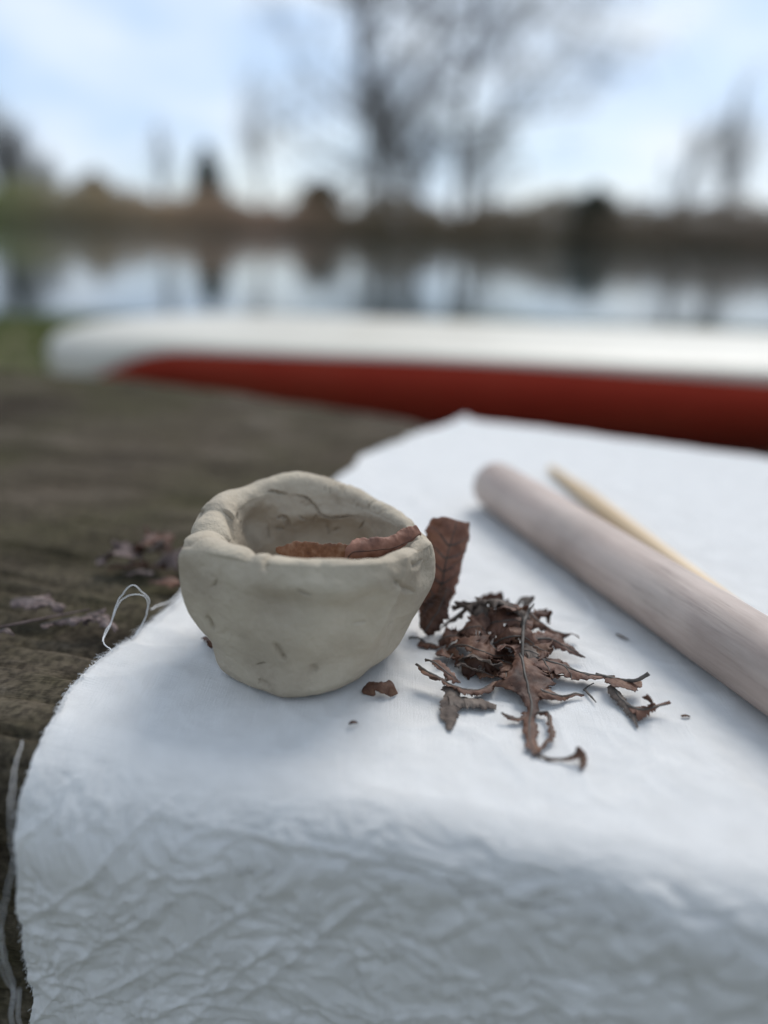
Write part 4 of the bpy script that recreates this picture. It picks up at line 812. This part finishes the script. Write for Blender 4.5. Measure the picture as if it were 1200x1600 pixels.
# leaves on the wood at left
LG = 'pinkish dry leaves on the bare wood'
leaf('flat pinkish curled leaf on the wood, left edge of the frame', [(-16.06,30.15,0.3),(-15.24,30.06,0.5),(-14.42,29.88,0.5),(-13.56,29.61,0.3)], [.3, .55, .5, .2], [.3, .5, .5, .2], curl=[-.9, -1.2], tilt=-8, crinkle=.0020, ragged=.35, seed=70, m='leaf_pink', group=LG, minz=.0005)
leaf('narrow pinkish strip leaf pointing at the thread loop', [(-14.03,28.25,0.15),(-13.32,28.68,0.25),(-12.51,28.66,0.35),(-11.96,29.05,0.5),(-11.63,29.25,0.5)], [.1, .25, .3, .35, .1], [.1, .25, .35, .35, .2], curl=-1.1, crinkle=.0018, ragged=.5, seed=71, m='leaf_pink', group=LG, minz=.0003)
leaf('small pinkish scrap behind the thread loop', [(-12.4,28.54,0.15),(-11.9,28.84,0.4),(-11.46,28.72,0.3),(-10.81,28.1,0.15)], [.12, .35, .3, .1], [.12, .3, .3, .12], curl=-1.2, crinkle=.0018, ragged=.45, seed=72, m='leaf_pink', group=LG, minz=.0003)
twig('long thin dark leaf stem lying on the wood at left', [(-15.77,27.91,0.15),(-14.65,28.35,0.25),(-13.55,28.91,0.3),(-12.37,29.39,0.4)], [.0005, .0005, .0003], m='leaf_pink', group=LG)
leaf('small reddish scrap at the left edge of the frame below the stem', [(-15.57,27.6,0.15),(-15.12,27.57,0.3),(-14.82,27.55,0.15)], [.15, .25, .15], [.15, .2, .1], curl=-1., crinkle=.0014, ragged=.4, seed=73, m='leaf_pink', n=40, k=14, group=LG, minz=.0003)
leaf('blurred thin pink-brown leaf at the left end of the heap left of the bowl', [(-14.05,34.72,0.2),(-13.3,34.65,0.6),(-12.35,34.51,0.9),(-11.77,35.01,0.3)], [.2, .7, .6, .2], [.3, .6, .5, .2], curl=[-1.4, 1.2, -1.4], tilt=-12, crinkle=.0036, ragged=.5, seed=74, m='leaf_pink', group=LG)
leaf('blurred reddish curled leaf in the middle of the heap left of the bowl', [(-12.61,35.67,0.4),(-11.65,35.16,1.2),(-11.2,35.94,0.9),(-10.57,35.86,0.4)], [.2, .7, .5, .3], [.3, .5, .7, .2], curl=[-1.6, .8, -1.2], tilt=-20, crinkle=.0036, ragged=.5, seed=75, m='leaf_red', group=LG)
leaf('blurred dark leaf tucked behind the bowl at the right of the heap', [(-11.02,34.6,0.3),(-10.2,34.38,0.9),(-9.25,34.55,1.0),(-8.63,35.14,0.5)], [.3, .7, .8, .5], [.3, .6, .7, .5], curl=[-1.6, -1.2], tilt=-10, crinkle=.0036, ragged=.45, seed=76, m='leaf_pink', group=LG)
leaf('blurred dark narrow scrap lying flat under the heap', [(-13.32,34.43,0.15),(-12.19,34.35,0.3),(-11.12,34.4,0.25),(-10.43,34.38,0.15)], [.1, .35, .4, .1], [.1, .35, .3, .1], curl=[-1.2, 1.0], crinkle=.0030, ragged=.6, seed=79, m='leaf', group=LG)
leaf('blurred grey-brown upright scrap on top of the heap', [(-11.73,35.28,0.6),(-10.92,34.4,1.4),(-10.37,33.87,1.9)], [.15, .4, .1], [.15, .35, .1], curl=-1.4, crinkle=.0026, ragged=.5, seed=80, m='leaf_grey', group=LG)
leaf('small orange-brown scrap at the cloth edge left of the bowl', [(-10.69,32.5,0.2),(-10.09,32.54,0.4),(-9.5,32.45,0.4),(-9.06,32.63,0.2)], [.2, .4, .4, .2], [.2, .35, .4, .2], curl=-1.2, crinkle=.0022, ragged=.35, seed=77, m='leaf_red', group=LG)
leaf('pinkish scrap in front of the heap left of the bowl', [(-12.18,33.33,0.15),(-11.62,33.53,0.35),(-10.89,33.63,0.3)], [.15, .3, .15], [.15, .3, .15], curl=-1.2, crinkle=.0020, ragged=.35, seed=78, m='leaf_pink', group=LG)
